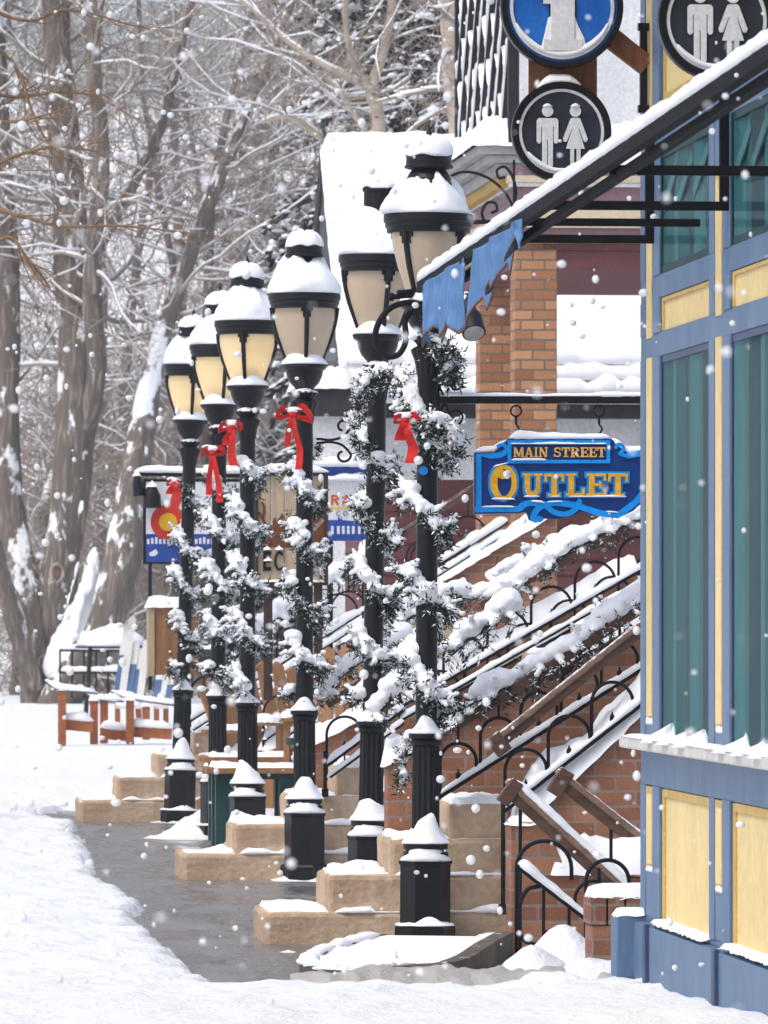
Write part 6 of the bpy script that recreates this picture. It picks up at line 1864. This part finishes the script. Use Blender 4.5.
# thicket of brush behind the trees
def thicket():
    rng = random.Random(9)
    b0, s0 = MB(), MB()
    shrubs = []
    for v in range(4):
        bk, sn = MB(), MB()
        for _ in range(9):
            d = Vector((rng.gauss(0, .45), rng.gauss(0, .45), 1))
            grow(bk, sn, Vector((rng.gauss(0, .3), rng.gauss(0, .3), 0)), d, .022, rng.uniform(2.2, 4.0), 2, rng, wander=.2, up=.02, kids=(4, 6), minr=.008, snow_r=.011)
        shrubs.append((np.array(bk.v), bk.f, np.array(sn.v), sn.f))
    for i in range(70):
        px = rng.uniform(-140, 470); Y = rng.uniform(128, 165)
        c = at(px, HY, Y); zb = rng.choice([0, 0, .5, 1.5, 2.5, 4.0]) + rng.uniform(-.4, .6)
        bv, bf, sv, sf = shrubs[rng.randrange(4)]
        a = rng.random() * 6.28; k = rng.uniform(.8, 1.4)
        Rm = np.array([[math.cos(a), -math.sin(a), 0], [math.sin(a), math.cos(a), 0], [0, 0, 1]]) * k
        off = np.array([c.x, c.y, zb])
        b0.add((bv @ Rm.T + off).tolist(), bf); s0.add((sv @ Rm.T + off).tolist(), sf)
    o = b0.build('thicket', [M['twig']], None, base=at(160, HY, 140)); tag(o, kind='stuff')
    o = s0.build('thicket_snow', [M['snow']], None, smooth=True, base=at(160, HY, 140)); tag(o, kind='stuff')
thicket()

# willow whose orange twigs reach in from the left
wl = thing('willow_tree', 'thin orange brown twigs of a willow reaching in from beyond the left edge', 'tree', (at(-70, HY, 48).x, at(-70, HY, 48).y, 0))
rng = random.Random(31)
bk, tw, sn = MB(), MB(), MB()
px_limb([(-75, 830, 14, 0), (-72, 600, 12, 0), (-80, 350, 10, 0), (-70, 150, 8, 0), (-60, -60, 6, 0)], 48, bk)
for pts in ([(-72, 190, 4, 0), (0, 210, 2.2, 0), (60, 226, 1.7, -.2), (120, 226, 1.3, -.3), (190, 233, .7, -.4)],
            [(-74, 240, 4, 0), (-10, 170, 2, .2), (50, 147, 1.6, .2), (100, 152, .9, .2)],
            [(-78, 330, 4, 0), (0, 240, 2, -.3), (30, 262, 1.6, -.4), (60, 300, .8, -.4)],
            [(-70, 60, 4, 0), (0, 95, 2, .1), (60, 92, 1.4, .3), (105, 96, .7, .3)],
            [(-68, 20, 4, 0), (10, 60, 1.8, .2), (40, 130, 1.3, .1), (70, 165, .7, 0)],
            [(-76, 120, 4, 0), (0, 122, 2, -.1), (34, 118, 1.5, -.1), (80, 104, .8, -.2)],
            [(-70, -20, 4, 0), (20, 20, 1.8, .2), (70, 10, 1.2, .3), (150, 30, .7, .3)]):
    P, W = px_limb(pts, 48, tw, n=5)
    for _ in range(12):
        i = rng.randint(len(P) // 3, len(P) - 2)
        ax = (P[i + 1] - P[i]).normalized()
        grow(tw, sn, P[i], ax + Vector((rng.gauss(0, .3), rng.gauss(0, .5), rng.gauss(.1, .7))), max(.0035, W[i] * .5), rng.uniform(.25, .7), 1, rng, kids=(2, 4), minr=.0028, snow_r=.02)
bk.build('trunk', M['bark_brown'], wl, smooth=True); tw.build('branches', M['twig_orange'], wl)

# aspens above the roof
def aspen(label, trunk, others, Y, seed, twn=10):
    c = at(trunk[0][0], HY, Y); c.z = 0
    r = thing('aspen_tree', label, 'tree', c)
    rng = random.Random(seed)
    bk, sn, tw, mk = MB(), MB(), MB(), MB()
    t0 = [(trunk[0][0], HY + EYE * FOC / Y, trunk[0][2], 0)] + trunk
    stems = [px_limb(t0, Y, bk, n=14)] + [px_limb(o_, Y, bk, n=9) for o_ in others]
    for k, (P, W) in enumerate(stems):
        if k: limb_snow(sn, P, W, rng, .75, .5)
        for i in range(2, len(P) - 1):
            if W[i] > .06 and rng.random() < .55:
                a = rng.uniform(-2.4, -.7); pos = P[i] + Vector((math.cos(a) * W[i] * .97, math.sin(a) * W[i] * .97, 0))
                mk.ico(pos, W[i] * .33, (1.2, .5, .22))
        for _ in range(twn):
            i = rng.randint(len(P) // 4, len(P) - 2)
            grow(tw, sn, P[i], Vector((rng.gauss(0, 1), rng.gauss(0, .6), rng.uniform(-.2, .9))), min(.035, W[i] * .35), rng.uniform(.8, 2.2), 2, rng, kids=(3, 6), minr=.006)
    bk.build('trunk', M['aspen'], r, smooth=True); mk.build('bark_scars', M['aspen_mark'], r, smooth=True)['kind'] = 'stuff'
    tw.build('branches', M['twig'], r); sn.build('branch_snow', M['snow'], r, smooth=True)
aspen('pale aspen with black scars and a forked side stem, left of the lattice balcony', [(463, 300, 14.5, 0), (462, 140, 14, 0), (454, 60, 12.5, 0), (452, 0, 12, 0), (446, -80, 10, 0)], [[(463, 120, 11, .1), (472, 60, 9, .2), (466, 0, 8, .3), (470, -70, 6, .3)], [(470, 90, 4, 0), (484, 66, 3, .1), (496, 40, 2, .1)]], 78, 3)
aspen('pale aspen with one long snowy limb reaching left above the roof ridge', [(380, 300, 8, 0), (379, 130, 7, 0), (372, 90, 6, 0), (384, 50, 4.5, 0), (392, 0, 4, 0), (396, -70, 3, 0)],
      [[(372, 88, 5, 0), (350, 78, 4, .1), (318, 62, 3.2, .1), (286, 40, 2.8, .2), (262, 18, 2.4, .2), (232, -8, 2, .2)], [(372, 88, 4, 0), (352, 60, 3.5, -.1), (345, 0, 3, -.2), (352, -60, 2.5, -.2)], [(366, 128, 3, 0), (350, 110, 3, 0), (340, 90, 2.2, 0), (326, 78, 1.6, 0)], [(322, 138, 4, 1), (300, 122, 3.6, 1), (284, 116, 3, 1), (262, 122, 2, 1)]], 82, 4, 9)

# spruces behind the roof
def spruce(label, px, Y, h, w, seed):
    c = at(px, HY, Y); c.z = -.2
    r = thing('spruce_tree', label, 'tree', c, 'snow laden spruces behind the roof')
    rng = random.Random(seed)
    fo, sn, tk = MB(), MB(), MB()
    tk.tube([c, c + Vector((0, 0, h))], [.24, .03], 8)
    z = 2.5
    while z < h - .3:
        u = 1 - z / h
        L = w * (u ** .8) + .15
        for k in range(rng.randint(5, 7)):
            a = rng.random() * 2 * PI
            if math.sin(a) > .75: continue
            l = L * rng.uniform(.7, 1.15)
            d = Vector((math.cos(a), math.sin(a), 0))
            p0 = c + Vector((0, 0, z + rng.uniform(-.2, .2)))
            P = [p0 + d * (l * v) + Vector((0, 0, .12 * l * v - .5 * l * v * v)) for v in (0, .25, .5, .75, 1)]
            tk.tube(P, [.03, .025, .02, .014, .006], 4)
            side = Vector((-d.y, d.x, 0))
            vs, fs = [], []; sv, sf = [], []
            for v in np.linspace(.12, 1, 9):
                i = min(3, int(v * 4)); q = P[i].lerp(P[i + 1], v * 4 - i)
                for sg in (-1, 1):
                    for _ in range(2):
                        tl = l * .30 * (1.1 - v * .75) * rng.uniform(.6, 1.3)
                        e = q + side * (sg * tl) + d * (tl * .5) + Vector((0, 0, -tl * rng.uniform(.15, .6)))
                        wv = (d * .6 + Vector((0, 0, .35))) * rng.uniform(.05, .085)
                        b = len(vs)
                        m = q.lerp(e, .5)
                        vs += [tuple(q), tuple(m + wv), tuple(e), tuple(m - wv)]; fs.append((b, b + 1, b + 2, b + 3))
                        w2 = Vector((0, 0, -.08))
                        b = len(vs); vs += [tuple(q), tuple(m + w2 * .5), tuple(e + w2), tuple(m + w2 * 1.6)]; fs.append((b, b + 1, b + 2, b + 3))
                        if rng.random() < .55:
                            k1, k2 = rng.uniform(.0, .3), rng.uniform(.6, 1.0)
                            qa, qb = q.lerp(e, k1) + Vector((0, 0, .05)), q.lerp(e, k2) + Vector((0, 0, .045))
                            qm = qa.lerp(qb, .5) + Vector((0, 0, .035))
                            wd = d * rng.uniform(.05, .11); dn = Vector((0, 0, -.05))
                            b = len(sv); sv += [tuple(qa), tuple(qm + wd + dn), tuple(qb), tuple(qm - wd + dn), tuple(qm)]
                            sf += [(b, b + 1, b + 4), (b + 1, b + 2, b + 4), (b + 2, b + 3, b + 4), (b + 3, b, b + 4), (b + 3, b + 2, b + 1, b)]
                if rng.random() < .5:
                    sn.ico(q + side * rng.uniform(-.05, .05) * l + Vector((0, 0, .05)), rng.uniform(.04, .09), (1.5, 1.5, .6))
            fo.add(vs, fs); sn.add(sv, sf)
        z += rng.uniform(.28, .42)
    fo.build('foliage', M['spruce'], r); sn.build('snow', M['snow'], r, smooth=True); tk.build('trunk', M['bark_brown'], r)
spruce('dark snow laden spruce right behind the long snowy aspen limb', 400, 104, 21, 3.0, 1)
spruce('dark spruce with snowy tiers left of the roof gable top', 338, 128, 21, 2.2, 2)
spruce('dark snowy spruce showing between the aspen and the lattice balcony', 482, 100, 20, 2.6, 3)
spruce('faint spruce behind the bare twigs above the amber lanterns', 268, 160, 19, 3.0, 4)

# ================================================================== ground
bare_px = [(36, 816), (66, 828), (84, 846), (92, 866), (100, 886), (128, 900), (143, 913), (128, 919), (146, 934), (158, 950), (176, 966), (204, 984), (240, 992), (300, 993), (400, 994), (498, 992), (512, 975), (514, 955), (520, 950), (480, 930), (420, 905), (360, 880), (300, 862), (258, 852), (215, 838), (190, 828), (160, 816), (110, 812), (70, 811)]
BARE = np.array([tuple(on_ground(x, y))[:2] for x, y in bare_px])
def sdist(T, S):
    d = np.full(T.shape, 1e9); inside = np.zeros(T.shape, bool)
    n = len(BARE)
    for i in range(n):
        ax, ay = BARE[i]; bx_, by = BARE[(i + 1) % n]
        ex, ey = bx_ - ax, by - ay
        u = np.clip(((T - ax) * ex + (S - ay) * ey) / (ex * ex + ey * ey), 0, 1)
        d = np.minimum(d, np.hypot(T - ax - u * ex, S - ay - u * ey))
        cr = ((ay > S) != (by > S)) & (T < (bx_ - ax) * (S - ay) / (by - ay + 1e-12) + ax)
        inside ^= cr
    return np.where(inside, -d, d)
def axis(parts):
    o = []
    for a, b, st in parts: o += list(np.arange(a, b, st))
    return o
tl = axis([(-160, -40, 10), (-40, -14, 2), (-14, -6, .4), (-6, -3.2, .09), (-3.2, 1.6, .035), (1.6, 5, .2), (5, 20, 2), (20, 161, 14)])
sl = axis([(-40, -9, 1.5), (-9, -6, .15), (-6, 1, .045), (1, 22, .075), (22, 60, .5), (60, 110, 1.0), (110, 160, 5), (160, 420, 20)])
T, S = np.meshgrid(np.array(tl), np.array(sl), indexing='ij')
sd_ = sdist(T, S)
Hh = np.zeros_like(T)
it_ = np.nditer([T, S, sd_], flags=['multi_index'])
bumps = []
for (px, Y, *_r) in LP:
    p = at(px, HY, Y)
    bumps.append((p.x - .02, p.y + .05, .05, .24)); bumps.append((p.x + .14, p.y - .06, .035, .16))
pg = on_ground(195, 838); bumps.append((pg.x, pg.y, .17, .22)); pg = on_ground(210, 832); bumps.append((pg.x, pg.y, .20, .25))
for px, py in ((222, 826), (232, 840), (330, 866), (262, 912), (150, 838), (180, 852), (245, 875), (300, 930), (352, 950), (290, 952)):
    q = on_ground(px, py); bumps.append((q.x, q.y, .018 + .012 * nz(px * .37, py), .10 + .05 * nz(px * .7, py * .3)))
p0 = at(425, HY, LP[0][1]); bumps += [(p0.x + .34, p0.y - .35, .10, .22)]
for px, py, h, r_ in ((530, 985, .16, .18), (560, 975, .20, .2), (545, 1000, .10, .3), (600, 990, .14, .25)):
    q = on_ground(px, py); bumps.append((q.x, q.y, h, r_))
for t, s, d in it_:
    t, s, d = float(t), float(s), float(d)
    n1 = nz(t * .9, s * .55, 1.0); n2 = nz(t * 3.1, s * 2.0, 2.0); n3 = nz(t * 9, s * 7, 3.0)
    dd = d + .07 * n1 + .08 * n2 + .07 * n3 + .04 * nz(t * 21, s * 14, 6.0)
    k = min(1.0, max(0.0, (dd + .03) / .12)); k = k * k * (3 - 2 * k)
    deep = .05 + .07 * min(1, max(0, dd) / 1.2) + .10 * min(1, max(0, dd - 1) / 4)
    if s < -3.2 and t > -2.6:          # trodden slush strip before the shop
        deep *= .75
    z = -.05 + k * (deep + .05 + .028 * n1 + .022 * n2 + .016 * n3)
    if s > 22: z = (z - .10) * max(0, 1 - (s - 22) / 14) + .05 * nz(t * .25, s * .25) + .02 * nz(t, s) - .03
    if d < 1.5 and s < 22:
        for bt, bs, h, r_ in bumps:
            q2 = (t - bt) ** 2 + (s - bs) ** 2
            if q2 < r_ * r_ * 5: z = max(z, z * .3 + (h + .03 * n3 + .02 * n2) * math.exp(-q2 / (r_ * r_)) - .01)
    Hh[it_.multi_index] = z
nt_, ns_ = T.shape
V = np.stack([T, S, Hh], -1).reshape(-1, 3)
idx = np.arange(nt_ * ns_).reshape(nt_, ns_)
Fc = np.stack([idx[:-1, :-1], idx[1:, :-1], idx[1:, 1:], idx[:-1, 1:]], -1).reshape(-1, 4)
mb = MB(); mb.v = V.tolist(); mb.f = [tuple(q) for q in Fc.tolist()]
g = mb.build('snow_ground', M['snow_ground'], None, smooth=True, base=(0, 0, 0)); tag(g, kind='structure')
mb = MB(); mb.add([(-6, -7.5, 0), (.9, -7.5, 0), (.9, 26, 0), (-6, 26, 0)], [(0, 1, 2, 3)])
g = mb.build('pavement', M['paving'], None, base=(0, 0, 0)); tag(g, kind='structure')

# trodden grey slush in front of the steps
mb = MB(); vs = []; na, nb = 120, 16
for i in range(na + 1):
    for j in range(nb + 1):
        u, v = i / na, j / nb
        px = lerp(290, 650, u); py = lerp(983, 1003, v) + 5 * nz(u * 5, 3.3) - 4 * math.sin(u * 3)
        q = on_ground(px, py)
        h = .085 + .05 * nz(q.x * 5, q.y * 3, 5) + .03 * nz(q.x * 14, q.y * 9, 8) - .10 * abs(v - .5) ** 2 * 4 - .08 * max(0, abs(u - .5) * 2 - .75)
        vs.append((q.x, q.y, h))
W = nb + 1
mb.add(vs, [(i * W + j, i * W + j + 1, (i + 1) * W + j + 1, (i + 1) * W + j) for i in range(na) for j in range(nb)])
M['slush'] = snow_mat('trodden slush', (.47, .45, .43), 18.0, .9, .03, dirt=.45)
g = mb.build('slush', M['slush'], None, smooth=True, base=(0, 0, 0)); tag(g, kind='structure')

# snowy hillside behind everything
tl = np.linspace(-160, 160, 81); sl = np.linspace(150, 420, 60)
mb = MB(); vs = []
for t in tl:
    for s in sl:
        vs.append((t, s, -1.2 + 30 * (1 - math.exp(-max(0, s - 160) / 50.0)) + 1.5 * nz(t * .03, s * .03)))
W = len(sl); fs = [(i * W + j, (i + 1) * W + j, (i + 1) * W + j + 1, i * W + j + 1) for i in range(len(tl) - 1) for j in range(W - 1)]
mb.add(vs, fs)
M['hill'] = mat('snowy scrub hillside', (0.80, 0.81, 0.83), 0.9, 0, 1, 0.0, 1.0)
nt = M['hill'].node_tree; b_ = nt.nodes['Principled BSDF']
f = ramp(nt, tex_noise(nt, objvec(nt, (1, .5, 1)), .35, 8.0, .7), .66, .80)
nt.links.new(mixc(nt, f, (.88, .89, .90), (.45, .42, .40)), b_.inputs['Base Color'])
g = mb.build('snow_hill', M['hill'], None, smooth=True, base=(0, 0, 0)); tag(g, kind='structure')

# ================================================================== falling snow
rng = random.Random(77)
mb = MB()
for i in range(1250):
    Y = rng.uniform(6, 31) if i % 3 else rng.uniform(28, 48)
    px = rng.uniform(-120, 890); py = rng.uniform(-60, 1010)
    p = at(px, py, Y)
    if p.z < .05: continue
    t, s = p.x, p.y
    if t > TF - .03 and s < -4.5: continue
    dpx = rng.choice([2.0, 2.6, 3.2, 3.6, 4.2, 5.2, 6.4, 8.0, 9.0])
    r = min(.020, dpx * Y / (2 * FOC))
    mb.ico(p, r, (rng.uniform(.7, 1.2), rng.uniform(.8, 1.1), rng.uniform(.7, 1.2)))
o = mb.build('falling_snow', M['flake'], None, smooth=True, base=(0, 0, 0)); tag(o, kind='stuff')

# ================================================================== snowy air
mb = MB(); mb.box((-200, -60, -4), (200, 440, 46)); hz = mb.build('haze', [], None, base=(0, 0, 0)); tag(hz, kind='stuff')
m = bpy.data.materials.new('snowy air'); m.use_nodes = True; nt = m.node_tree
nt.nodes.remove(nt.nodes['Principled BSDF'])
pv = nt.nodes.new('ShaderNodeVolumePrincipled'); pv.inputs['Color'].default_value = (.93, .95, 1.0, 1); pv.inputs['Density'].default_value = HAZE
nt.links.new(pv.outputs[0], nt.nodes['Material Output'].inputs['Volume'])
hz.data.materials.append(m)

# ================================================================== camera, light, air
cd = bpy.data.cameras.new('camera'); cam = bpy.data.objects.new('camera', cd); col.objects.link(cam)
cam.location = (0, 0, EYE); cam.rotation_euler = (PI / 2, 0, 0)
cd.sensor_fit = 'AUTO'; cd.sensor_width = 36.0; cd.lens = FOC / 1024 * 36.0
cd.shift_y = (HY - 512) / 1024.0
cd.clip_start = .5; cd.clip_end = 2000
cd.dof.use_dof = True; cd.dof.focus_distance = 30.5; cd.dof.aperture_fstop = 16.0
scene.camera = cam

w = bpy.data.worlds.new('World'); scene.world = w; w.use_nodes = True
nt = w.node_tree
sky = nt.nodes.new('ShaderNodeTexSky'); sky.sky_type = 'NISHITA'; sky.sun_disc = False
EL, AZ = math.radians(57), math.radians(-132)      # sun behind cloud, from behind us on the left
sky.sun_elevation = EL; sky.sun_rotation = AZ; sky.air_density = 1.0; sky.dust_density = 4.0; sky.ozone_density = 1.0
hs = nt.nodes.new('ShaderNodeHueSaturation'); hs.inputs['Saturation'].default_value = .85; hs.inputs['Value'].default_value = 1.0
nt.links.new(sky.outputs[0], hs.inputs['Color'])
bg = nt.nodes['Background']; bg.inputs['Strength'].default_value = .15
nt.links.new(hs.outputs[0], bg.inputs['Color'])
sd = bpy.data.lights.new('sun', 'SUN'); sd.energy = 0.95; sd.angle = math.radians(14); sd.color = (1.0, .975, .94)
so = bpy.data.objects.new('sun', sd); col.objects.link(so)
dirn = Vector((math.sin(AZ) * math.cos(EL), math.cos(AZ) * math.cos(EL), math.sin(EL)))
so.rotation_euler = dirn.to_track_quat('Z', 'Y').to_euler(); so.location = (0, 0, 30)
vs_ = scene.view_settings
scene.display_settings.display_device = 'sRGB'
vs_.view_transform = 'Standard'; vs_.look = 'None'; vs_.exposure = 0.47; vs_.gamma = 1.0; vs_.use_curve_mapping = False
scene.cycles.max_bounces = 8; scene.cycles.diffuse_bounces = 4; scene.cycles.glossy_bounces = 3; scene.cycles.transmission_bounces = 4; scene.cycles.transparent_max_bounces = 12
scene.cycles.use_denoising = True
